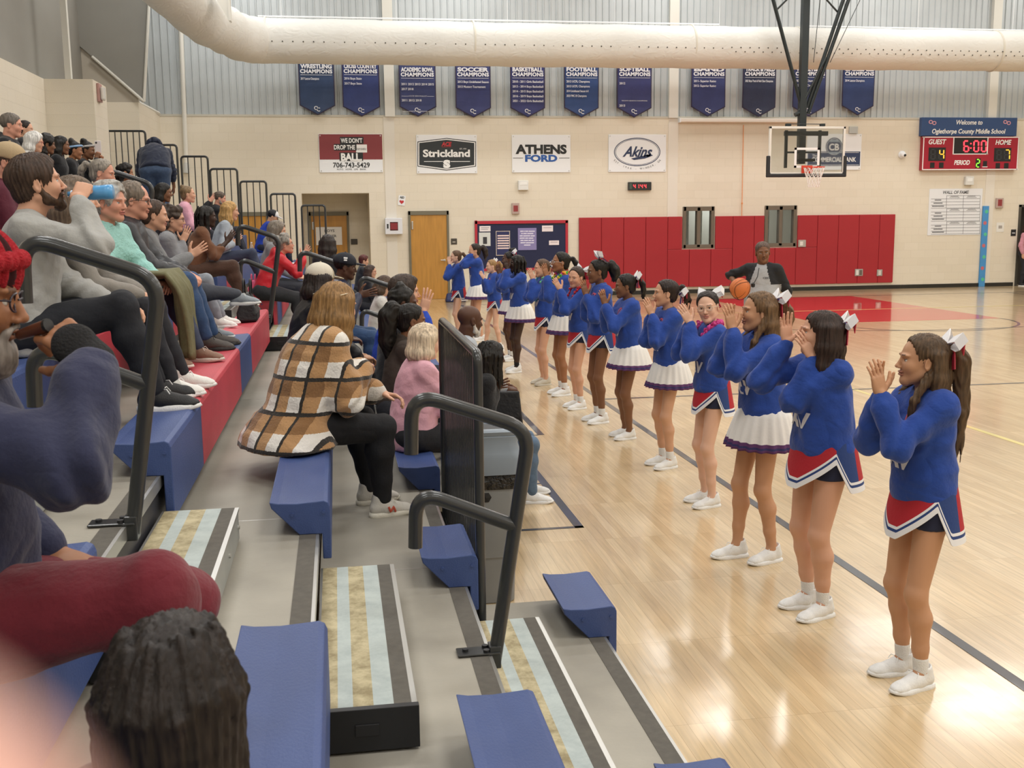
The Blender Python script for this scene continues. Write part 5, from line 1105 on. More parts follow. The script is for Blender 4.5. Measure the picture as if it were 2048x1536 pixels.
    for sg in (-1,1):
        El,Wt,f,pn,ps=A[sg]; S=SDF(); hand(S,Wt,f,pn,sg,ps,s*(.94 if fem else 1.03),El=El); V,F,I=S.mesh(rn)
        c=np.tile(skc,(len(V),1)); Xf=nz(f); Zb=-nz(pn-Xf*(Xf@nz(pn))); d=(V-Wt)@Zb; c=np.where((d<-.002*s)[:,None],np.minimum(c*(1.12 if skin not in('dark','deep','brown') else 2.1),1),c); parts.append((V,F,c))
    S=SDF()
    for sg in (-1,1):
        El,Wt,f,pn,ps=A[sg]; q=.8 if sl>.9 else 1; S.cone(sh[sg],El,.044*s*w*q,.037*s*q,k=.02); S.cone(El,Wt,.038*s*q,.026*s,k=.02)
    S.cone(Pc,mid,.10*s*w,.10*s*w,flat=(fw0,.7)); S.cone(mid,Nk-u1*.10*s,.10*s*w,.10*s*w,flat=(fw,.65)); S.cone(sh[-1],sh[1],.035*s,.035*s)
    V,F,I=S.mesh(max(rc,.011) if sl>.9 else max(rc*.8,.007)); parts.append((V,F,np.tile(skc,(len(V),1))))
    bare=bottom is None or bottom.get('bare',False)
    def legs_(S,off,rr,c=0,to=1.):
        for sg in (-1,1):
            Kn,An,fd=Lg[sg]; back=nz(np.cross(v(0,1,0),Kn-An)); 
            if back[0]>0: back=-back
            S.cone(hip[sg]+v(0,0,.0),Kn,(.082*w+off)*s,(.050*w**.5+off*rr)*s,c=c,k=.03)
            if sit: S.ell(hip[sg]+v(-.02,0,-.0)*s,v(.10*w,.085*w,.085)*s,c=c,k=.04)
            else: S.ell(hip[sg]+v(-.03,0,.0)*s,v(.085*w,.075*w,.10)*s,c=c,k=.04)
            S.ell(Kn+v(.008,0,0)*s,v(.046,.046,.052)*s*(w**.5)+off*s,c=c,k=.02)
            cf=Kn+(An-Kn)*.32+back*.014*s; S.chain([Kn,cf,Kn+(An-Kn)*.70+back*.003*s,Kn+(An-Kn)*to],[(.047*w**.5+off)*s,(.053*w**.7+off*rr)*s,(.037*w**.5+off*rr)*s,(.031+off*rr)*s],c=c,k=.02)
    if legs and bare:
        S=SDF(); legs_(S,0,1); S.ell(Pc+v(0,0,-.02)*s,v(.10*w,.15*w,.10)*s,k=.05)
        for sg in (-1,1):
            Kn,An,fd=Lg[sg]; S.cone(An,An+fd*.06*s-v(0,0,.045)*s,.030*s,.024*s,k=.02)
        V,F,I=S.mesh(float(np.clip(Z*.0012,.0055,.012))); parts.append((V,F,np.tile(skc,(len(V),1))))
    V,F,C=merge(parts); raw('body',V,F,M_SKIN,par,smooth=True,attr=C)
    # ---- lower clothing and shoes
    if legs and bottom and not bare:
        S=SDF(); lo_=bottom.get('loose',.012); legs_(S,lo_,bottom.get('flare',1.0),to=.97); S.ell(Pc+v(-.01,0,-.01)*s,v(.115*w+lo_,.165*w+lo_,.11)*s,k=.05)
        for sg in (-1,1): S.cut(Lg[sg][1]+v(0,0,-.035)*s,Lg[sg][1]-Lg[sg][0]) if pose!='sit' else None
        V,F,I=S.mesh(rc); V=V+vnorm(V,F)*(bottom.get('wr',.004)*wob(V,34,seed+1)+.002*wob(V,80,seed+2))[:,None]; raw(bottom.get('name','trousers'),V,F,cloth(bottom['col'],bottom.get('kind','smooth')),par,smooth=True)
    if legs:
        for sg in (-1,1):
            Kn,An,fd=Lg[sg]
            if shoes: shoe(par,An,fd,s*(1.0 if fem else 1.1),shoes[0],shoes[1],laces=Z<9,res=float(np.clip(Z*.0011,.0045,.010)),col2=shoes[2] if len(shoes)>2 else None)
            if sock: 
                S=SDF(); S.cone(An-v(0,0,.02)*s,An+(Kn-An)*sock[1],.036*s,.0365*s); V,F,_=S.mesh(float(np.clip(Z*.001,.005,.01))); raw('sock',V,F,mat('sock_'+sock[0],sock[0],.9,bump=.4,bs=200),par,smooth=True)
    # ---- upper clothing
    sw=None
    if top:
        S=SDF(); w0=w; w=w*top.get('tw',.88 if fem else 1.); lo_=top.get('loose',.02); hem=top.get('hem',.06)*s; r1=(.150*w+lo_)*s; hb=Pc-u0*hem
        if top.get('shirt'): S.cone(hb,Pc+u0*.08*s,(.160*w+lo_+top.get('flare',0))*s,r1*.97,k=.03,flat=(fw0,.80))
        else:
            S.cone(hb,hb+u0*.03*s,(.140*w+lo_*.6)*s,(.150*w+lo_)*s,k=.02,flat=(fw0,.80)); S.cone(hb+u0*.045*s,Pc+u0*.12*s,(.158*w+lo_*1.15)*s,r1,k=.03,flat=(fw0,.82))
        S.cone(Pc+u0*.08*s,mid+u1*.04*s,r1*.97,(.148*w+lo_)*s,k=.04,flat=(fw0,.76)); S.cone(mid,Nk-u1*.13*s,(.146*w+lo_)*s,(.145*w**.6+lo_*.8)*s,k=.05,flat=(fw,.70))
        S.cone(sh[-1]-u1*.012*s,sh[1]-u1*.012*s,(.047+lo_*.3)*s,(.047+lo_*.3)*s,k=.05)
        for sg in (-1,1): S.cone(Nk-fw*.012*s-u1*.012*s,sh[sg],.048*s,.05*s,k=.04)
        if fem:
            for y in (-1,1): S.ell(Nk-u1*.165*s+fw*(.075*w)*s+sdv*y*.062*s,v(.055,.06,.06)*s*w**.5,k=.06)
        if not fem and w>1.15: S.ell(Pc+u0*.12*s+fw0*.06*s*w,v(.11,.13,.13)*s*w,k=.08)
        if top.get('belly'): S.ell(Pc+u0*.10*s+fw0*.05*s,v(.13,.15,.14)*s*w,k=.08)
        for sg in (-1,1):
            El,Wt,f,pn,ps=A[sg]; c=1 if sg<0 else 3; lz=lo_*top.get('slv',1.0)
            S.cone(sh[sg]-sdv*sg*.0,El,(.050*w**.6+lz*.5)*s,(.046*w**.5+lz*.6)*s,c=c,k=.035)
            if sl>.6:
                we=El+(Wt-El)*(.93 if sl>=1 else sl); S.cone(El,El+(we-El)*.8,(.048*w**.5+lz*.65)*s,(.040+lz*.6)*s,c=c+1,k=.03)
                if sl>=1: S.cone(El+(we-El)*.86,we,(.035+lz*.25)*s,(.034+lz*.2)*s,c=c+1,k=.012)
                S.cut if 0 else None
        if top.get('hood'): 
            S.ell(Nk-fw*.085*s+u1*.0*s,v(.055,.10,.075)*s,np.stack([fw,sdv,u1],1),k=.03); 
            for y in (-1,1): S.cone(Nk-fw*.06*s+sdv*y*.075*s,Nk+fw*.055*s+sdv*y*.04*s-u1*.03*s,.026*s,.02*s,k=.02)
        if top.get('collar'):
            for t in np.linspace(0.5,2*math.pi-.5,14): S.cone(Nk+(fw*math.cos(t)*.062+sdv*math.sin(t)*.066)*s-u1*.015*s,Nk+(fw*math.cos(t)*.066+sdv*math.sin(t)*.07)*s+u1*(.028+.012*(-math.cos(t)))*s,.014*s,.012*s,k=.012)
        else: S.chain([Nk+(fw*(math.cos(t)*.064+.004)+sdv*math.sin(t)*.068)*s+u1*(.002-.020*math.cos(t))*s for t in np.linspace(0,2*math.pi,15)],.0105*s,k=.008)
        S.cone(Nk+u1*.03*s+fw*.006*s,Nk+u1*.20*s,nr*1.02,nr*1.02,k=.012,sub=True)
        S.cut(hb,-u0) if not sit else S.cut((0,0,.004),(0,0,-1))
        w=w0; V,F,I=S.mesh(rc); N=vnorm(V,F); amp=top.get('wr',.005)
        d=amp*wob(V,26,seed+3)+amp*.9*(.5-np.abs(wob(V,34,seed+4)*1.6))+amp*.35*wob(V,80,seed+6)
        for sg in (-1,1):
            El,Wt=A[sg][0],A[sg][1]; ax=nz(Wt-sh[sg]); de=np.linalg.norm(V-El,axis=1); d+=amp*.9*np.sin((V@ax)*85+3*wob(V,22,seed+5))*1.3*np.exp(-(de/(.13*s))**2)
        V=V+N*(d*s)[:,None]
        M=[cloth(top['col'],top.get('kind','fleece'))]; mi=None
        if top.get('sleevecol'): M.append(cloth(top['sleevecol'],top.get('kind','fleece'))); fc=V[F].mean(1)-Nk; la=np.abs(fc@sdv); dz=-(fc@u1); mi=((I[F[:,0]]>=1)|((dz<.22*s)&(la>.058*s+.30*dz))).astype(int)
        at=None
        if top.get('kind')=='plaid':
            T0=V-Pc; uu=(T0@sdv-.75*(T0@fw0))/.16+.35; vv=(T0@u0-.25*(T0@fw0))/.17
            at=np.stack([uu+20,vv+20,np.zeros(len(V))],1)
        sw=raw(top.get('name','sweatshirt'),V,F,M,par,mi,True,attr=at); sw_bv=(V,F)
        Ft=F[(I[F]==0).all(1)]
        for dcl in top.get('decals',()): decal(par,V,Ft,Nk,Pc,fw,u1,sdv,s,*dcl)
    ctx=dict(par=par,Hc=Hc,R=R,s=s,Nk=Nk,Pc=Pc,fw=fw,u0=u0,u1=u1,sdv=sdv,A=A,Lg=Lg,hip=hip,rc=rc,rh=rh,Z=Z,seed=seed,w=w,sh=sh,rn=rn,base=np.array(base),yaw=yaw)
    if hair: add_hair(hair,Hc,R,s,par,float(np.clip(rh*1.15,.0042,.009)),seed)
    for e in extra: e(ctx)
    return ctx
def hash_(t):
    h=7
    for ch in t: h=(h*131+ord(ch))%1000003
    return h
def decal(par,V,F,Nk,Pc,fw,u1,sdv,s,name,txt,x,z,wd,h,col,bold=.03,front=1,rot=0,shear=0):
    """lettering or emblem laid onto the cloth: points are projected onto the garment surface"""
    b=B()
    if txt in _SH:
        for poly_ in _SH[txt]: n0=len(b.V); b.V+=[(p[0]*wd,0,p[1]*h) for p in poly_[0]]; b.F+=[tuple(n0+i for i in f) for f in poly_[1]]; b.I+=[0]*len(poly_[1])
    else: text(b,txt,0,(0,0,0),wd,h,bold=bold,shear=shear)
    P=np.array(b.V); c,sn=math.cos(rad_(rot)),math.sin(rad_(rot)); bv=BVHTree.FromPolygons(V.tolist(),F.tolist()); out=[]
    for p in P:
        a,z_=p[0]*c-p[2]*sn,p[0]*sn+p[2]*c
        o=Nk+(sdv*(x+a*front)+u1*(z+z_))*s+fw*front*.5; hh=bv.ray_cast(Vector(o),Vector(-fw*front))
        out.append(np.array(hh[0])+fw*front*.004 if hh[0] else Nk+(sdv*(x+a*front)+u1*(z+z_))*s+fw*front*.14*s)
    raw(name,out,b.F,mat('print_'+col,col,.7),par)
def _ring(r0,r1,n=20,sx=1,dx=0): 
    V=[(dx+sx*q*math.cos(2*math.pi*i/n),q*math.sin(2*math.pi*i/n)) for i in range(n) for q in (r0,r1)]; return V,[(2*i,2*i+1,(2*i+3)%(2*n),(2*i+2)%(2*n)) for i in range(n)]
_SH={'@rings':[_ring(.35,.5,20,.8,-.14),_ring(.3,.45,20,.8,.2)],'@flag':[([(-.5,-.5),(.5,-.5),(.5,.5),(-.5,.5)],[(0,1,2,3)])]}
# cheer skirts
def skirt_white(c):
    s,Pc,u0,w=c['s'],c['Pc'],c['u0'],c['w']; n=96; T=[0,.25,.5,.7,.80,.81,.88,.89,.94,.95,1.0]; MI=[0,0,0,0,0,1,1,2,1,1]; L=.262*s; V=[];top=Pc+np.array((0,0,.07))*s
    for t in T:
        for k in range(n):
            a=2*math.pi*k/n; f=(.135+.105*t**.8)*w; g=(.175+.095*t**.8)*w; p=1+.055*t*math.sin(a*22+.6*math.sin(3*a)); V.append(top+np.array((f*p*math.cos(a)*s-.01,g*p*math.sin(a)*s,-L*t-.0015*s*t*math.cos(a*22)-.035*s*t*(math.cos(a)<-.3)*0)))
    F=[];mi=[]
    for i in range(len(T)-1):
        for k in range(n): F.append((i*n+k,(i+1)*n+k,(i+1)*n+(k+1)%n,i*n+(k+1)%n)); mi.append(MI[i])
    o=raw('pleated_skirt',V,F,[mat('skirt_white','ECEAE6',.75,bump=.1,bs=60),mat('skirt_purple','5B3163',.75),mat('skirt_navy_line','2E2C5E',.75)],c['par'],mi,True); m=o.modifiers.new('thickness','SOLIDIFY'); m.thickness=.004
    shorts(c)
def skirt_shell(c):
    s,Pc,w=c['s'],c['Pc'],c['w']; n=120; L=.27*s; top=Pc+np.array((0,0,.08))*s; R_=[0,.4,.75,1]; bands=[0,.016,.030,.044,.058]; V=[]; n1=len(R_)+4
    hm=[]
    for k in range(n):
        a=2*math.pi*k/n; aa=abs((a+math.pi)%(2*math.pi)-math.pi); d=abs(aa-1.2); rise=max(0,.155-d*(.15 if aa<1.2 else .40)) ; hm.append(L-rise*s)
    for k in range(n):
        a=2*math.pi*k/n; hs=[hm[k]-.058*s]; zs=[hs[0]*r for r in R_]+[hm[k]-q*s for q in (.044,.030,.016,0)]
        for z in zs:
            t=z/L; V.append(top+np.array(((.130+.055*t)*w*math.cos(a)*s-.008,(.170+.050*t)*w*math.sin(a)*s,-z)))
    F=[];mi=[]
    for k in range(n):
        a=2*math.pi*(k+.5)/n; aa=abs((a+math.pi)%(2*math.pi)-math.pi); pc=0 if aa<1.2 else (1 if aa<1.95 else 0)
        for j in range(n1-1):
            k2=(k+1)%n; F.append((k*n1+j,k*n1+j+1,k2*n1+j+1,k2*n1+j)); mi.append(pc if j<3 else (2,1,2,2)[j-3])
    o=raw('shell_skirt',V,F,[mat('skirt_red','B4202E',.7,bump=.1,bs=80),mat('skirt_blue','24407C',.7,bump=.1,bs=80),mat('skirt_trim_white','EEEEF0',.7)],c['par'],mi,False); m=o.modifiers.new('thickness','SOLIDIFY'); m.thickness=.005
    shorts(c)
def shorts(c):
    s,w=c['s'],c['w']; S=SDF(); S.ell(c['Pc']+np.array((-.01,0,-.02))*s,np.array((.115*w,.155*w,.105))*s,k=.05)
    for sg in (-1,1): h=c['hip'][sg]; k=c['Lg'][sg][0]; S.cone(h,h+(k-h)*.25,.090*s*w,.082*s*w,k=.03); S.ell(h+np.array((-.03,0,0))*s,np.array((.092*w,.08*w,.105))*s,k=.04)
    S.cut(c['Pc']+np.array((0,0,-.135))*s,(0,0,-1))
    V,F,_=S.mesh(max(.009,c['rc'])); raw('shorts',V,F,mat('shorts_navy','1E2440',.8),c['par'],smooth=True)
def lei(c,cols,drop=.14):
    s=c['s']; S=[];rs=np.random.RandomState(c['seed']); C=[]
    for t in np.linspace(0,2*math.pi,30,endpoint=False): C.append(c['Nk']+(c['fw']*(math.cos(t)*.098+.028)+c['sdv']*math.sin(t)*.10)*s+c['u1']*(.022-.06*(math.cos(t)>0)*math.cos(t)-drop*max(0,math.cos(t))**3)*s)
    for j,cl in enumerate(cols):
        q=SDF()
        for i,p in enumerate(C):
            if i%len(cols)!=j: continue
            for _ in range(7): q.ell(p+rs.uniform(-.018,.018,3)*s,np.array((.016,.008,.014))*s*rs.uniform(.8,1.2),rotz(rs.rand()*6)@roty(rs.rand()*6),k=.003)
        V,F,_=q.mesh(max(.0045,c['rn'])); raw('flower_garland',V,F,mat('garland_'+cl,cl,.6),c['par'],smooth=True)
def world(c,p): return c['base']+rotz(rad_(c['yaw']))@np.array(p)
# ---------------------------------------------------------------- the cheerleaders
BRN,DBR,BLK='5A4230','33251D','17130F'
EMB=[('chest_emblem','@rings',.07,-.10,.085,.085,'D06070'),('front_lettering','AV',-.02,-.31,.19,.075,'E6E6EC',.06)]
WS=('F0F0EE','F6F6F4')
def cheer(label,px,toppx,yaw,skin,hair,skirt,head=(0,0,0),arms=None,w=.93,feet=None,extra=(),sock=('EDEDEB',.16),lean=2,twist=0,shoes=WS,bowat=(-.10,0,.08),bowR=(0,0,0),emb=True,sxy=(.05,.06),**k):
    P=onZ(px[0],px[1],0)+np.array((sxy[0],sxy[1],0)); t=onY(toppx[0],toppx[1],P[1]); s=(t[2]-.01)/1.725
    ex=[skirt_white if skirt=='w' else skirt_shell]
    if bowat: ex.append(lambda c:bow(c['par'],c['Hc']+c['R']@(np.array(bowat)*c['s']),c['R']@head_R(*bowR),c['s']*1.05))
    tp=dict(col='23479C',loose=.030,hem=.012,wr=.008,name='sweatshirt',decals=EMB if emb else ())
    return person(label,(P[0],P[1],0),yaw,s,'stand',lean,twist,0,head,feet,arms or clap(),w,1,skin,hair.get('brow',hair['col']),'3A281C',hair,tp,dict(bare=True),shoes,sock,list(extra)+ex,Z=P[1],cat='person',**k)
def PT(col,tail=.22,**k): return dict(style='pony',col=col,tail=tail,**k)
cheer('cheerleader with the longest light brown ponytail, nearest the camera at the right edge',(1820,1374),(1848,653),186,'tan',dict(style='halfup',col='57432F',len=.17,tail=.52,at=(-.10,0,.055),tw=.034,wisps=5,brow='2E2119',ears=True,w=.02),'r',(-20,-4,0),clap_at(1755,755,.026,1,.22),.97,extra=())
cheer('cheerleader with long dark brown hair over her shoulders and one open palm raised',(1622,1233),(1680,607),190,'light',dict(style='long',col='33241D',len=.20,w=.034,wisps=10),'r',(-25,-6,0),dict(R=(('px',1572,655,-.12),(.1,.0,1),(.15,1,.0),'open',(.5,-.3,-1)),L=(('px',1612,690,.02),(.45,-.2,.9),(.1,-1,.05),'clap')),1.12,bowat=(-.105,.0,.06),sxy=(.06,.06))
cheer('cheerleader with half-up light brown hair, white pleated skirt and one knee bent forward',(1508,1124),(1533,572),190,'tan',dict(style='halfup',col='6B5136',len=.12,tail=.16,w=.024,tw=.03,brow='3B2A1E',ears=False),'w',(-15,-4,0),clap_at(1460,634,.028,1,.2),.95,feet=[(.10,-.07,0,-6),(-.04,.08,0,6)],sock=None)
cheer('cheerleader with glasses turning to the camera, pink garland round her neck',(1412,1013),(1437,573),186,'pale',dict(style='bun',col='2A211E',at=(-.10,0,.0),br=.035,brow='5A4A44'),'r',(52,2,6),clap_at(1370,628,.03,.8,.5),.92,extra=[lambda c:glasses(c['par'],c['Hc'],c['R'],c['s'],'C9B9A8'),lambda c:lei(c,['D8469A','C4347E'])],sock=None)
cheer('cheerleader with slick dark hair and large white bow, white pleated skirt, chin raised',(1328,936),(1340,551),192,'olive',PT('2A1D18',.16),'w',(-18,-3,0),clap_at(1297,613,.03,.9,.4),.9,bowat=(-.12,0,.0))
cheer('dark-haired cheerleader with low ponytail and white pleated skirt, hands raised under her chin',(1250,878),(1255,541),186,'brown',PT(BLK,.20),'w',(-14,2,0),clap_at(1206,594,.03,1,.3),.98,sock=None)
cheer('cheerleader with puffed black ponytail and a bow on top of her head',(1195,846),(1212,512),190,'brown',dict(style='pony',col=BLK,tail=.18,tw=.05),'r',(-10,2,0),clap_at(1168,575,.03,1,.3),.9,bowat=(-.02,0,.135),bowR=(0,50,0))
cheer('cheerleader with a red flower garland glancing toward the camera',(1153,818),(1160,527),190,'light',PT('3C2C22',.15),'r',(34,6,-8),clap_at(1114,568,.03,.8,.5),.9,bowat=(-.09,.03,.07),extra=[lambda c:lei(c,['C8202C','B01826'],.2)])
cheer('tall cheerleader with glasses and a rainbow flower garland',(1122,791),(1128,498),188,'mid',PT(BLK,.12),'w',(-6,-6,0),clap_at(1090,540,.03,1,.3),.9,bowat=None,extra=[lambda c:glasses(c['par'],c['Hc'],c['R'],c['s'],'C8BEB8'),lambda c:lei(c,['E8862C','E0D23A','52B848','C84A98'],.1)])
cheer('brown-haired cheerleader with a blue garland, in beige shoes, behind the rainbow garland',(1085,770),(1092,513),190,'light',PT(BRN,.15),'r',(-8,0,0),clap_at(1062,548,.03,.9,.4),.9,bowat=(-.10,0,.02),shoes=('CFC8B8','D8D2C4'),sock=None,extra=[lambda c:lei(c,['4FB0C8','6CC08A'],.22)])
cheer('dark-skinned cheerleader with glasses and braids, black sock and one foot stepped out',(1035,744),(1048,505),192,'deep',dict(style='braids',col=BLK,len=.12,n=26),'w',(-4,-2,0),clap_at(1012,528,.03,1,.3),.98,feet=[(.02,-.08,0,-6),(.10,.12,0,4)],sock=('1B1B1E',.14),bowat=None,extra=[lambda c:glasses(c['par'],c['Hc'],c['R'],c['s'],'1E1C1E')])
cheer('dark-haired cheerleader with high puff and white bow, half hidden by the one with braids',(1019,722),(1024,499),190,'dark',dict(style='puff',col=BLK),'w',(-4,-2,0),clap_at(996,538,.03,1,.3),.92,bowat=(-.03,.05,.11))
cheer('blonde cheerleader with a braid and bow, one leg stepped forward',(985,702),(990,515),190,'pale',PT('9C7C52',.24,brow='6A5236'),'r',(-6,2,0),clap_at(964,550,.03,.8,.5),.88,feet=[(.13,-.07,0,-6),(-.06,.08,0,6)],bowat=(-.05,-.05,.08))
cheer('cheerleader with curly dark ponytail, hands raised before her face, white pleated skirt',(952,682),(966,483),184,'light',dict(style='pony',col='2A201B',tail=.22,tw=.045),'w',(0,-2,0),clap_at(943,499,.035,1,.15),.97,bowat=None,sock=None,feet=[(.06,-.08,0,-6),(-.04,.08,0,6)])
cheer('farthest cheerleader, brown hair, beside the oak door',(914,678),(915,497),186,'pale',PT('5E4633',.16),'r',(-4,0,0),clap_at(898,521,.04,1,.15),.88,bowat=None)
# ---------------------------------------------------------------- referee with the ball
P=onY(1523,640,21.0); Pb=(onY(1523,640,11.7)[0],11.7,0)
t=onY(1525,479,11.7)
REF=person('smiling referee in grey shirt with black sleeves holding an orange basketball',Pb,235,t[2]/1.725,'stand',0,0,0,(20,4,4),None,dict(R=(('px',1480,583,-.24),(.35,.5,-.8),(0,1,-.1),'grip',(-.6,-.8,0)),L=((.04,.25,-.52),(.1,0,-1),(0,-1,0),'relax',(-.8,.6,0))),1.14,0,'brown','1A1512','2A1A12',dict(style='buzz',col='5E4C42',thick=-.004),dict(col='A9AAAC',sleevecol='1E1F22',loose=.016,hem=.10,belly=1,kind='smooth',sleeve=.55,name='referee_shirt',collar=0,v=1,decals=[('shirt_emblem','@rings',.07,-.14,.07,.022,'5A5C60')]),dict(col='1A1B1E',loose=.02,kind='smooth'),('1A1A1C','141416'),None,(),Z=6.5)
def sphere_obj(name,label,cat,c,r,seams=True):
    o=E(name,label,cat,tuple(c)); b=B(); n=24; b.lathe([(max(.001,r*math.sin(math.pi*i/16)),-r*math.cos(math.pi*i/16)) for i in range(17)],c,n); b.build('ball_skin',mat('ball_orange','D2743A',.6,bump=.3,bs=300),o,smooth=True)
    b=B()
    for k in range(4):
        a=rad_(20+45*k); R_=rotz(a)@rotx(.5); b.tube([np.array(c)+R_@np.array((r*1.003*math.cos(t)*(1 if k%2 else .97),(.0 if k%2==0 else .05*math.cos(2*t)),r*1.003*math.sin(t))) for t in np.linspace(0,2*math.pi,33)],.0028,5,cap=False)
    b.build('seam',mat('ball_seam','2A1C14',.6),o)
bp=onY(1480,577,11.45); sphere_obj('basketball','orange basketball held at the referee\'s hip','basketball',bp,.118)
R0=E('whistle_lanyard','black whistle lanyard hanging on the referee\'s chest','lanyard',(Pb[0],Pb[1],1.2)); 
a=onY(1518,536,11.53); c=onY(1506,570,11.47); b=B(); b.tube([a,(a+c)/2+np.array((.01,-.02,0)),c],.005,5); b.build('cord',K_,R0); b=B(); b.lathe([(.001,-.03),(.022,-.02),(.024,.015),(.001,.03)],c,10); b.build('whistle',K_,R0,smooth=True)
# ---------------------------------------------------------------- spectators on the bleachers
def sit(label,rw,px,yaw=0,lean=8,head=(0,0,0),Y=None,side=0,smin=.78,smax=1.12,twist=0,dz=0,**k):
    X,z=row(rw); z+=.137; hx=X-.07; s=.95; a=rad_(yaw); l0,l1=rad_(lean*.75),rad_(lean*1.25)
    for _ in range(5):
        fx=(.25*math.sin(l0)+.25*math.sin(l1)+.15*(.55*math.sin(l1))+.03)*s; hz=(.10+.25*math.cos(l0)+.25*math.cos(l1)+.15)*s
        p=onX(px[0],px[1],hx+fx*math.cos(a)) if Y is None else onY(px[0],px[1],Y)
        s=float(np.clip((p[2]-z)/(hz/s),smin,smax))
    bx=hx if Y is None else float(np.clip(p[0]-fx*math.cos(a),hx-.05,hx+.08)); by=p[1]-fx*math.sin(a)
    fz=k.pop('footz',-RISE if rw>=5 else -.137-RISE+.0); fx_=k.pop('footx',.53 if rw>=5 else .42)
    k.setdefault('cat','person')
    return person(label,(bx,by,z+dz),yaw,s,'sit',lean,twist,side,head,footz=fz,footx=fx_,Z=max(by,1.5),**k)
def beard(c,col,full=1,grey=0):
    S=SDF(); Hc,R,s=c['Hc'],c['R'],c['s']; H=lambda o:Hc+R@(np.array(o,float)*s); t=.004*full
    for y in (-1,1): S.cone(H((.0,y*.066,-.03)),H((.02,y*.056,-.075)),(.012+t)*s,(.016+t)*s,k=.02); S.cone(H((.02,y*.052,-.075)),H((.068,y*.016,-.098)),(.018+t)*s,(.016+t)*s,k=.02); S.cone(H((.094,y*.003,-.049)),H((.080,y*.030,-.062)),.0062*s,.007*s,k=.006); S.cone(H((.080,y*.030,-.062)),H((.070,y*.028,-.095)),.008*s,.012*s,k=.01)
    S.ell(H((.066,0,-.100-.012*full)),np.array((.026+t,.030+t,.020+.012*full))*s,R,k=.02); S.ell(H((.100,0,-.066)),np.array((.024,.024,.0105))*s,R,k=.004,sub=True)
    V,F,_=S.mesh(c['rh']); V=V+vnorm(V,F)*(.0022*wob(V,260,c['seed'])*s)[:,None]; raw('beard',V,F,hair_mat(col),c['par'],smooth=True)
def G(col,up=0,**k): return lambda c:glasses(c['par'],c['Hc'],c['R'],c['s'],col,up,**k)
def HT(kind,col,col2,back=False): return lambda c:hat(c['par'],kind,c['Hc'],c['R'],c['s'],col,col2,c['rh'],back)
def BD(col,f=1): return lambda c:beard(c,col,f)
LAP=dict(R=((.30,-.12,-.40),(.9,.35,-.15),(0,.3,-1),'relax'),L=((.32,.10,-.40),(.9,-.35,-.15),(0,-.3,-1),'relax'))
FOLD=dict(R=((.34,-.05,-.36),(.6,.7,-.1),(-.3,.3,-1),'relax'),L=((.36,.06,-.37),(.6,-.7,-.1),(-.3,-.3,-1),'relax'))
# front row of the upper group
U12=sit('man in a light grey sweatshirt drinking from a bottle of blue drink',5,(80,366),12,8,(6,-10,0),w=1.05,fem=0,skin='light',iris='5A6A70',hair=dict(style='short',col='44342A',thick=.006),top=dict(col='A9A9A6',loose=.024,hem=.04,hood=0,wr=.008),bottom=dict(col='171A22',loose=.018),shoes=('17181B','EDEDEB'),
 arms=dict(R=(('px',168,372,-.07),(.35,.55,.75),(.2,.8,-.2),'fist',(.9,-.5,-.55)),L=LAP['L']),extra=[BD('4A3729',.5)],kn=.17,mouth=.4)
hb=onY(168,380,U12['base'][1]+.0)
m0=world(U12,U12['Hc']+U12['R']@(np.array((.108,0,-.064))*U12['s']))
m1=onY(214,384,m0[1]-.02); ax=nz(m1-m0); L=.215
o=E('drink_bottle','clear bottle of bright blue drink tilted to the drinking man\'s mouth','bottle',tuple(m0))
def along(prof,name,M,sm=True):
    b=B(); b.lathe(prof,(0,0,0),20); q=np.array((0,0,1.)); z=ax; x=nz(np.cross(z,(0,1,0))); y=np.cross(z,x); Rm=np.stack([x,y,z],1); V=(Rm@np.array(b.V).T).T; return raw(name,V,b.F,M,o,smooth=sm)
along([(.012,0),(.0125,.02),(.016,.03),(.028,.055),(.0335,.075),(.031,.095),(.0335,.115),(.031,.14),(.0335,.175),(.033,.205),(.026,.214)],'bottle_shell',mat('clear_bottle','DDEBF2',.05,alpha=.16,spec=.8))
along([(.010,.004),(.012,.02),(.015,.032),(.0265,.056),(.031,.076),(.029,.095),(.031,.115),(.0295,.14),(.031,.165),(.0305,.192)],'blue_drink',mat('blue_drink','12A0E6',.12,spec=.6)); along([(.0238,.046),(.0300,.058),(.0345,.075),(.0335,.088)],'label_band',mat('bottle_label','2C62B4',.4)); along([(.0155,.018),(.0155,.022)],'neck_ring',mat('bottle_ring','E6F0F6',.4))
U13=sit('woman with long grey-brown hair and grey cardigan half hidden behind the drinking man',5,(160,398),0,6,(5,0,0),Y=5.25,fem=1,skin='light',hair=dict(style='long',col='6B5B4C',len=.26,w=.034),top=dict(col='8C8780',loose=.02,hem=.05,shirt=1),bottom=dict(col='23242B'),shoes=('EDEBE6','F2F2F0'),arms=FOLD)
U14=sit('woman with short curly grey hair and mint green top, lips parted',5,(222,404),-22,6,(-2,2,0),w=1.08,skin='ruddy',brow='9A8C80',iris='5A6A70',hair=dict(style='curly',col='A3A09A',n=80,thick=.012),top=dict(col='9CCFC8',loose=.02,hem=.06,kind='quilt',collar=1,wr=.006),bottom=dict(col='3A4258',loose=.015),shoes=('8A6A58','D8CFC4'),arms=FOLD,extra=(),kn=.2,jaw=1.08,mouth=.6)
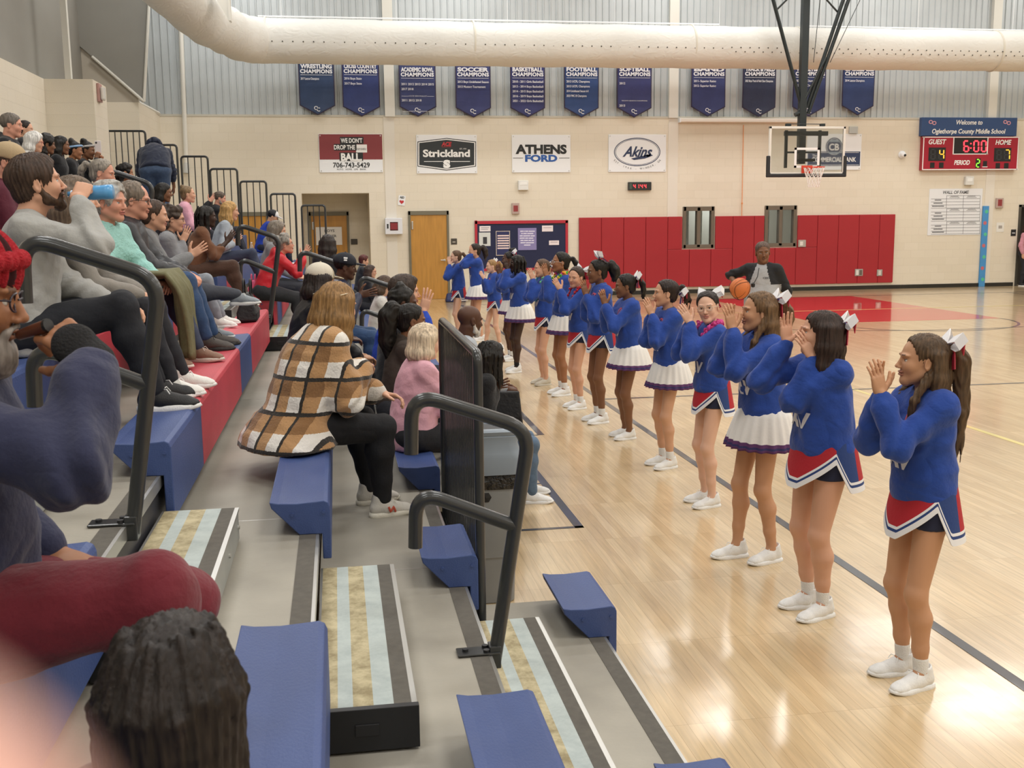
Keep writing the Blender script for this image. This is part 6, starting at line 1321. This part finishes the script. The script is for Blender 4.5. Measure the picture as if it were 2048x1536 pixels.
U15=sit('man with glasses and grey-brown hair in a black jacket',5,(270,400),2,7,(-2,6,0),w=1.12,fem=0,skin='ruddy',brow='6A5A4C',hair=dict(style='receding',col='7A6E62',thick=.004),top=dict(col='2B2D33',loose=.02,hem=.05,kind='puffer',collar=1),bottom=dict(col='2F4A70',kind='denim',loose=.02),shoes=('4A4440','2A2A2A'),arms=FOLD,extra=[G('2A2624')],jaw=1.08)
U16=sit('woman with brown ponytail in a grey hoodie, legs crossed in dark leggings, clapping',5,(310,428),10,16,(0,4,0),w=1.12,skin='light',hair=PT('4A3A30',.16,thick=.002,at=(-.105,0,.0)),top=dict(col='7F8082',loose=.024,hem=.05,hood=1,wr=.007),bottom=dict(col='42454E',loose=.014),shoes=('8F979E','E9E9E6'),arms=clap_at(398,500,.035,.55,.85,'open'),feet=[(.75,-.02,-.02,-12),(.50,.14,-.262,6)])
U17=sit('woman with dark curly hair and glasses clapping behind the grey hoodie',5,(348,438),4,12,(0,6,0),skin='light',hair=dict(style='curly',col='40332B',n=70,fall=30,len=.1),top=dict(col='8D8E92',loose=.02),bottom=dict(col='8A9098',kind='denim'),shoes=('EDEBE6','F2F2F0'),arms=clap_at(372,468,.03,.9,.45,'open'),extra=[G('2A2224')])
U18=sit('girl with black braids tied back in a brown sweater and brown pants, clapping',5,(415,432),6,14,(4,2,0),skin='deep',hair=dict(style='braids',col=BLK,len=.20,n=34,open=1.25),top=dict(col='704A32',collar=1,loose=.024,sleeve=.62,wr=.012),bottom=dict(col='4A3225',kind='fleece',loose=.024,flare=1.3),shoes=('CFC6B4','DAD4C6'),arms=clap_at(462,472,.035,.8,.6))
U21=sit('person with straight blond hair in a pale grey top behind the braided girl',5,(406,407),4,14,(4,4,0),Y=13.2,smax=.92,skin='light',hair=dict(style='long',col='B9935C',len=.10),top=dict(col='A9B2BC',loose=.02),bottom=dict(col='3A4258'),arms=clap_at(476,478,.03,.7,.6))
# rows behind
U10=sit('person with smooth grey hair pulled back, low behind the grey curls',6,(205,346),-4,6,(0,10,0),skin='ruddy',hair=PT('8B8378',.12),top=dict(col='7A7C80',loose=.02),bottom=dict(col='23242B'))
U11=sit('man in a tan cap and maroon shirt at the left edge',6,(20,325),0,6,(-8,8,0),fem=0,w=1.15,skin='ruddy',hair=dict(style='buzz',col='5A4A3E'),top=dict(col='5A1E30',loose=.02,kind='smooth'),bottom=dict(col='23242B'),extra=[HT('cap','B59F7C','B59F7C')])
U19=sit('girl with sleek black hair and dark jacket below the bending man',6,(328,384),0,8,(0,8,0),skin='brown',hair=dict(style='bob',col=BLK,len=.06,w=.022),top=dict(col='2C2D33',loose=.02),bottom=dict(col='23242B'))
U20=sit('woman in a pink sweatshirt with pinned-up blond-brown hair',6,(377,388),4,10,(2,-2,0),skin='light',hair=dict(style='bun',col='7E674A',at=(-.07,0,.11),br=.035),top=dict(col='E1A9BC',loose=.032,wr=.008),bottom=dict(col='2A2C36'),arms=LAP)
U22=sit('man in a black vest with blue sunglasses pushed up on his head, clapping',6,(440,396),4,12,(0,10,0),fem=0,skin='ruddy',hair=dict(style='buzz',col='5A4C40'),top=dict(col='1C1D21',loose=.02,kind='smooth'),bottom=dict(col='2A2C36'),arms=clap_at(425,396,.05,.7,.6,'open'),extra=[G('1C1D22',.85),BD('8A8078',.3)])
U24=sit('man in a bright blue pullover and white-front black cap leaning over',5,(552,432),10,18,(-10,22,0),Y=19.2,fem=0,w=1.15,skin='tan',hair=dict(style='buzz',col=BLK),top=dict(col='1F3FA8',loose=.02,kind='smooth'),bottom=dict(col='1E2436'),extra=[HT('cap','E8E8E8','22242A')])
U25=sit('person with a grey hood up and brown hair behind the red jacket',4,(556,462),-10,10,(0,4,0),Y=12.6,skin='light',hair=dict(style='long',col='7E7468',len=.10,thick=.012),top=dict(col='8E8F92',loose=.024,hood=1),bottom=dict(col='3A3C44'))
U26=sit('grey-haired woman in a bright red jacket leaning forward, clapping',4,(572,486),8,26,(-4,-8,0),w=1.05,skin='ruddy',hair=dict(style='curly',col='8C867E',n=70),top=dict(col='CC1F2E',loose=.026,kind='puffer',hood=1,wr=.008),bottom=dict(col='2B2C30',loose=.02),shoes=('1C1C20','2A2A2A'),arms=clap_at(613,502,.03,.85,.5,'open'),extra=[G('7A6A60')])
U8=sit('woman with wavy black hair in dark clothes in front of the guard rails',7,(252,345),4,8,(4,6,0),skin='mid',hair=dict(style='curly',col='1A1614',n=70,fall=26,len=.1),top=dict(col='1C1D22',loose=.02),bottom=dict(col='1C1D22'),arms=clap_at(268,378,.03,.9,.3))
U1=sit('man with cropped grey hair in a black jacket in the top row',8,(24,250),0,6,(2,4,0),fem=0,w=1.15,skin='ruddy',hair=dict(style='buzz',col='6A625A'),top=dict(col='1D1E22',loose=.02,hood=1),bottom=dict(col='23242B'))
U2=sit('person with dark hair pulled tight beside the man with cropped grey hair',9,(52,258),2,6,(2,4,0),skin='light',hair=dict(style='bun',col='2A211E',at=(-.09,0,.08),br=.03),top=dict(col='1D1E22',loose=.02),bottom=dict(col='23242B'))
U3=sit('person in glasses with a white hood up',8,(70,285),0,12,(4,8,0),skin='light',hair=dict(style='bob',col='D8D6D2',len=.05,thick=.014),top=dict(col='D8D6D2',loose=.024,hood=1),bottom=dict(col='23242B'),extra=[G('B0605C')])
U4=sit('person with thick curly black hair hiding the face',8,(94,288),10,10,(8,6,0),skin='brown',hair=dict(style='curly',col=BLK,n=90,thick=.016,fall=40,len=.12),top=dict(col='17181C',loose=.024),bottom=dict(col='1C1D22'))
U5=sit('girl with long straight black hair beside the thick curls',8,(123,290),4,8,(4,4,0),skin='brown',hair=dict(style='long',col=BLK,len=.14),top=dict(col='17181C',loose=.024),bottom=dict(col='1C1D22'),arms=clap_at(108,315,.03,.8,.5))
U6=sit('girl with a pale blue headband and high black bun',8,(150,300),4,10,(4,8,0),skin='mid',hair=dict(style='puff',col=BLK,at=(-.05,0,.12)),top=dict(col='17181C',loose=.024),bottom=dict(col='1C1D22'),extra=[HT('headband','8FB2D8','8FB2D8')])
U7=sit('girl with a grey headband holding up a white phone',8,(175,300),-4,10,(0,8,0),skin='brown',hair=dict(style='puff',col=BLK,at=(-.05,0,.12)),top=dict(col='17181C',loose=.024),bottom=dict(col='1C1D22'),extra=[HT('headband','B4B2B0','B4B2B0')],arms=dict(R=(('px',196,306,-.05),(.3,.2,.9),(.2,1,0),'grip'),L=(('px',203,313,.06),(.3,-.2,.9),(.2,-1,0),'grip')))
p=onY(196,294,U7['base'][1]-.03); o=E('phone','white phone with camera bumps held up by the girl in the grey headband','phone',tuple(p)); b=B(); b.box(p[0]-.038,p[0]+.038,p[1]-.005,p[1]+.005,p[2]-.075,p[2]+.075); b.build('phone_body',mat('phone_white','E6DEDF',.3),o,bevel=.006)
b=B(); b.lathe([(.012,-.003),(.012,0)],(p[0]-.018,p[1]-.005,p[2]+.05),12,ax=1); b.build('camera_lens',K_,o)
# man bending over among the rails
X7,z7=row(7); pb=onX(325,392,X7-.25); 
U9=person('man in a navy hooded sweatshirt bending over in front of the guard rails',(X7-.32,pb[1]-.1,z7+.004),98,1.04,'stand',54,0,0,(0,80,0),None,dict(R=((.10,-.26,-.56),(.2,0,-1),(0,1,0),'relax'),L=((.15,.22,-.50),(.2,0,-1),(0,-1,0),'relax')),1.25,0,'brown','1A1512','2A1A12',dict(style='bob',len=.05,thick=.02,col='1C2438'),dict(col='1C2438',loose=.034,hood=1,sleeve=.62,hem=.06,wr=.009,decals=[('back_lettering','@flag',0,-.25,.2,.02,'5A6478',.02,-1)]),dict(col='3A4C66',kind='denim',loose=.02),('2A2A2C','E0E0E0'),None,(),Z=13.5)
# lower group
U30=sit('woman with long blond hair in a brown and white plaid jacket',3,(676,606),20,22,(25,8,0),Y=5.25,w=1.18,skin='light',hair=dict(style='long',col='8E6C42',len=.17,w=.036,wisps=16),top=dict(col='B98F62',kind='plaid',loose=.055,hem=.10,shirt=1,collar=1,flare=.10,wr=.008,name='plaid_jacket'),bottom=dict(col='14151A',loose=.014),shoes=('CFCBC2','E4DFD0','C4553F'),arms=dict(R=(('px',738,728,-.03),(.75,.6,-.25),(-.2,.3,-1),'relax'),L=((.33,.08,-.36),(.6,-.6,-.1),(-.3,-.3,-1),'relax')),feet=[(.40,-.10,-.397,-6),(.43,.16,-.397,0)],extra=[G('E8DCC0',.8)])
U29=sit('person in a beige mesh cap and black puffer jacket behind the plaid jacket',3,(637,562),14,10,(30,6,0),Y=7.2,fem=0,skin='tan',hair=dict(style='bob',col='2A211E',len=.05),top=dict(col='1B1C22',loose=.04,kind='puffer',collar=1,wr=.008),bottom=dict(col='23242B'),extra=[HT('cap','B7AC94','DAD3C2')])
U28=sit('person with long black locs and a dark coat beside the red jacket',3,(617,562),6,8,(20,6,0),Y=8.5,fem=0,skin='dark',hair=dict(style='locs',col=BLK,len=.22,n=40),top=dict(col='17181C',loose=.03,kind='puffer'),bottom=dict(col='1C1D22'))
U27=sit('woman with long dark hair and a black coat seen from behind by the boys door',3,(657,488),60,6,(10,0,0),Y=14.0,skin='light',hair=dict(style='long',col='2E2622',len=.14),top=dict(col='1B1D22',loose=.035,collar=1),bottom=dict(col='1C1D22'))
U31=sit('man in a navy cap with white lettering, clapping',3,(692,532),0,16,(0,6,0),Y=9.6,fem=0,w=1.15,skin='dark',hair=dict(style='buzz',col=BLK),top=dict(col='1C2540',loose=.03,kind='puffer',collar=1),bottom=dict(col='2F4A70',kind='denim'),arms=clap_at(735,587,.03,.2,1,'open'),extra=[HT('cap','171B26','171B26')])
c=U31; b=B(); Rm=c['R']
for wd,zz in ((.034,.092),(.028,.072)):
    a_=c['Hc']+Rm@(np.array((-.008,-.0955 if zz>.08 else -.0965,zz))*c['s']); r_=Rm@np.array((1.,0,0)); u_=Rm@np.array((0,.30,.95)); b.quad(*[a_+r_*wd/2*sx+u_*.0065*sy for sx,sy in ((-1,-1),(1,-1),(1,1),(-1,1))])
q=raw('cap_patch',b.V,b.F,W_b,c['par']); md=q.modifiers.new('thickness','SOLIDIFY'); md.thickness=.004
U32=sit('person with reddish brown hair beyond the navy cap',2,(728,521),0,8,(0,6,0),skin='light',hair=dict(style='short',col='5A2A26',thick=.01),top=dict(col='24262E',loose=.02),bottom=dict(col='23242B'))
U33=sit('girl with brown hair and red-framed glasses',2,(742,547),-8,8,(0,4,0),skin='light',hair=dict(style='long',col='40302A',len=.14),top=dict(col='23242A',loose=.02),bottom=dict(col='23242B'),extra=[G('7A2A30')])
U34=sit('child with chin-length brown hair in a white shirt looking down',2,(769,563),0,8,(0,20,0),smin=.72,smax=.85,skin='pale',hair=dict(style='bob',col='4E3C2E',len=.05,w=.026),top=dict(col='D6D4D0',loose=.02),bottom=dict(col='6A5240'))
U35=sit('man with combed brown hair and blue sleeves, hands clapping at the right',2,(812,583),0,10,(2,0,0),Y=8.3,fem=0,w=1.1,skin='light',hair=dict(style='parted',col='3E3129',thick=.008),top=dict(col='1F46B4',loose=.022,kind='smooth'),bottom=dict(col='2A2C36'),arms=clap_at(852,603,.04,1,.3,'open'))
U37=sit('person with a black bun of hair behind the dark ponytail',2,(793,606),0,8,(0,4,0),Y=7.7,skin='dark',hair=dict(style='puff',col=BLK,at=(-.02,0,.10)),top=dict(col='1C1D22',loose=.02),bottom=dict(col='23242B'))
U36=sit('woman with a long curly black ponytail in a dark brown jacket',2,(820,640),2,10,(6,4,0),Y=7.0,skin='brown',hair=dict(style='pony',col=BLK,tail=.42,tw=.06,at=(-.10,.0,.07)),top=dict(col='40362F',loose=.024,kind='smooth',collar=1),bottom=dict(col='23242B'),extra=[G('1C1D22',.8)])
U38=sit('woman with a pale blond bob in a pink sweatshirt',2,(852,682),14,8,(10,4,0),Y=6.2,w=1.2,skin='pale',hair=dict(style='bob',col='CDBBA2',len=.045,w=.03,thick=.006,wisps=6),top=dict(col='DDA8B6',loose=.034,hem=.05,wr=.008),bottom=dict(col='1A1B20'),arms=FOLD)
U39=sit('bald man in a light grey shirt with a white beard',1,(915,640),6,10,(14,6,0),Y=8.7,fem=0,w=1.2,skin='dark',hair=None,top=dict(col='AEB4BA',loose=.02,kind='smooth'),bottom=dict(col='4A6A90',kind='denim'),extra=[BD('C9C4BC',.6)],arms=LAP)
U40=sit('woman with long black hair in black, clapping beside the trash can',1,(948,712),-2,10,(18,6,0),Y=7.3,skin='dark',hair=dict(style='braids',col=BLK,len=.20,n=46,open=.85),top=dict(col='17181B',loose=.02,hem=.05),bottom=dict(col='5A7088',kind='denim',loose=.018),arms=clap_at(1000,770,.04,.25,1,'open'),shoes=('EDEDEB','F2F2F0'),footz=-.397)
# foreground
U41=sit('bearded man in a red striped knit hat and glasses, nearest on the left',4,(-72,592),2,5,(4,6,0),Y=2.02,fem=0,w=1.1,skin='mid',brow='2A2220',hair=None,top=dict(col='2B2F4C',loose=.03,hem=.05,wr=.010),bottom=dict(col='6E1C2A',kind='fleece',loose=.03,wr=.010),shoes=('2A2A2C','E0E0E0'),arms=dict(R=(('px',122,668,-.04),(-.72,.25,.62),(-.3,.85,-.3),'grip',(.8,-.45,-.6)),L=((.12,.16,-.42),(.8,-.5,-.2),(0,0,-1),'relax')),extra=[BD('8D857E',1.5),G('2C2430'),HT('beanie','B01F2C','3A1418')],kn=.2,nose=1.25,feet=[(.44,-.14,-.28,-4),(.34,.14,-.397,4)])
U42=sit('head of dark brown locs seated right in front of the camera',3,(335,1390),60,4,(20,6,0),Y=1.18,smin=.7,smax=1.0,skin='dark',hair=dict(style='locs',col='221B18',len=.20,n=64,r=.009,thick=.006,open=.05),top=dict(col='23242B',loose=.02),bottom=dict(col='23242B'))
pd=onY(2050,480,YW-.25); 
UP=person('person in a pink long-sleeved top at the dark right doorway',(pd[0]+.10,YW-.12,0),-60,1.0,'stand',2,0,0,(0,0,0),None,None,1,1,'light','3A2A20','3A281C',dict(style='long',col=DBR,len=.15),dict(col='C88A98',loose=.02),dict(col='23242B'),('1C1C1E','EDEDEB'),None,(),Z=26)

# ---------------------------------------------------------------- things lying about, held or worn over
S=SDF(); W1=U41['A'][-1]; S.cone(W1[1]-nz(W1[1]-W1[0])*.06,W1[1],.033,.031); S.cone(W1[1],W1[1]+nz(W1[2])*.045,.031,.041,k=.02,flat=(nz(W1[3]),.55)); V,F,_=S.mesh(.004); raw('wrist_brace',V,F,mat('brace_black','1B1B1D',.9,bump=.4,bs=180),U41['par'],smooth=True)
m0=world(U41,U41['Hc']+U41['R']@(np.array((.100,-.004,-.066))*U41['s'])); m1=onY(92,652,m0[1]-.03); o=E('brown_pipe','small brown pipe held to the bearded man\'s lips','pipe',tuple(m0)); b=B(); d=m1-m0
b.tube([m0,m0+d*.5,m0+d],[.009,.011,.012],12); b.build('pipe_body',mat('pipe_brown','5E3424',.4),o,smooth=True); b=B(); b.tube([m0+d,m0+d*1.1],.0125,12); b.build('pipe_end',K_,o)
def bag(name,label,c,w,d,h,col,yaw=0,clasp=True,handles=True):
    o=E(name,label,'bag',tuple(c)); R_=rotz(rad_(yaw)); q=lambda p:np.array(c)+R_@np.array(p,float); M=mat('bag_'+col,col,.5,bump=.3,bs=30)
    b=B(); b.prism([(-d/2,0),(d/2,0),(d*.52,h*.3),(d*.16,h*.95),(-d*.16,h*.95),(-d*.52,h*.3)],1,-w/2,w/2); b.V=[tuple(q(np.array(v)*np.array((1,1-.18*v[2]/h,1)))) for v in b.V]; b.build('bag_body',M,o,bevel=min(.03,d*.12),seg=3)
    for x in ((-.17,.17) if handles else ()):
        b=B(); b.tube(fillet([q((x*d,-w*.22,h*.8)),q((x*d,-w*.18,h*1.4)),q((x*d,w*.18,h*1.4)),q((x*d,w*.22,h*.8))],.07,6),.009,8); b.build('bag_handle',M,o,smooth=True)
    if clasp: b=B(); p=q((d*.36,-w*.12,h*.62)); b.box(p[0]-.02,p[0]+.02,p[1]-.03,p[1]+.02,p[2]-.02,p[2]+.02); b.build('clasp',mat('clasp_gold','A8946A',.3,.8),o,bevel=.004)
zb=row(4)[1]+.137
p=onZ(484,642,zb); bag('handbag','black leather handbag with two handles standing on the red bench',(p[0]+.05,p[1]+.05,zb),.34,.16,.24,'17181B')
bag('duffel_bag','dark blue bag on the floor beside the oak door behind the farthest cheerleader',tuple(onZ(912,604,0)+np.array((0,.1,0))),.5,.28,.22,'1E2A5C',90,False)
p=onZ(500,592,row(5)[1]+.137); zz=row(4)[1]+.137; p=onZ(508,583,zz); bag('pink_bag','bright pink crumpled bag at the feet of the woman in red',(p[0],p[1],zz),.2,.12,.14,'D8587E',0,False)
bag('tote_bag','flat black tote bag beside the long-haired woman in black',(1.20,7.95,row(1)[1]+.137),.36,.10,.30,'151518',80,False,False)
# olive coat draped over the knees of the man in glasses
o=E('olive_coat','olive green quilted coat hanging over the knees of the grey-haired woman','coat',(-.8,6.1,1.2)); n,m_=26,20; V=[]
k0=[world(U14,U14['Lg'][sg][0]) for sg in (-1,1)]; kc=(k0[0]+k0[1])/2
top_=[kc+np.array((-.24,-.16,.135)),kc+np.array((-.24,.30,.135))]
for u in np.linspace(0,1,n):
    a0=top_[0]+(top_[1]-top_[0])*u; 
    for v_ in np.linspace(0,1,m_):
        L=.80*v_; f=min(L,.30); dn=max(0,L-.30); x=f+ .05*min(1,dn/.1)+.10*dn; z=-.02*math.sin(f*8)-dn*.98; w_=.022*math.sin(u*17+v_*2)*min(1,dn/.2)+.012*math.sin(u*31)
        V.append(a0+np.array((x+w_,(u-.5)*.16*v_+.02*math.sin(v_*9+u*4),z+.012*math.sin(u*13+v_*7))))
F=[(i*m_+j,(i+1)*m_+j,(i+1)*m_+j+1,i*m_+j+1) for i in range(n-1) for j in range(m_-1)]
q=raw('coat_cloth',np.array(V)-np.array((-.8,6.1,1.2)),F,mat('coat_olive','6E6B4A',.7,bump=.4,bs=18,var=.08,vs=9),o,smooth=True); md=q.modifiers.new('thickness','SOLIDIFY'); md.thickness=.022; md.offset=1
def bottle(label,c,h=.2,col='DDE8EE'):
    o=E('water_bottle',label,'bottle',tuple(c)); b=B(); b.lathe([(.001,0),(.03,.002),(.032,.02),(.030,h*.35),(.032,h*.5),(.031,h*.7),(.014,h*.88),(.013,h*.95)],np.array(c),16); b.build('bottle_shell',mat('clear_bottle','DDEBF2',.05,alpha=.16,spec=.8),o,smooth=True)
    b=B(); b.lathe([(.001,.004),(.027,.006),(.027,h*.55),(.001,h*.56)],np.array(c),14); b.build('water',mat('bottle_water','C9D8DE',.05,alpha=.4,spec=.6),o,smooth=True); b=B(); b.lathe([(.015,h*.93),(.015,h),(.001,h+.001)],np.array(c),12); b.build('bottle_cap',W_,o)
zz=row(2)[1]; p=onZ(746,706,zz+.004); bottle('clear water bottle standing on the walkway beside the dark ponytail',(min(p[0],.40),p[1],zz+.004))
zz=row(5)[1]+.137; p=onX(517,498,-1.25); bottle('clear water bottle on the bench beside the man in the blue pullover',(-1.36,p[1],zz+.002))
# the photographer's own fingertip, close to the lens
def cam_(x,y,z): return C0+CR*x+CD*y+CF*z
S=SDF(); a=cam_(-.0155,.0125,.0205); m1=cam_(-.034,.030,.026); c2=cam_(-.062,.058,.036); S.cone(a,m1,.0076,.0086,k=.004); S.cone(m1,c2,.0086,.0098,k=.006); S.ell(cam_(-.0165,.0135,.0185),np.array((.006,.006,.005)),k=.004)
V,F,_=S.mesh(.0009); o=E('fingertip','out-of-focus pink fingertip of the person taking the picture, lower left corner','hand',tuple(c2)); raw('finger',V-c2,F,M_SKIN,o,smooth=True,attr=np.tile(np.array(srgb('E6B3A4')),(len(V),1)))
S=SDF(); S.ell(cam_(-.0165,.0135,.0275),np.array((.0055,.0055,.0022)),np.stack([CR,CD,CF],1)); V,F,_=S.mesh(.0006); raw('fingernail',V-c2,F,mat('nail_pink','E3B9AC',.3),o,smooth=True)
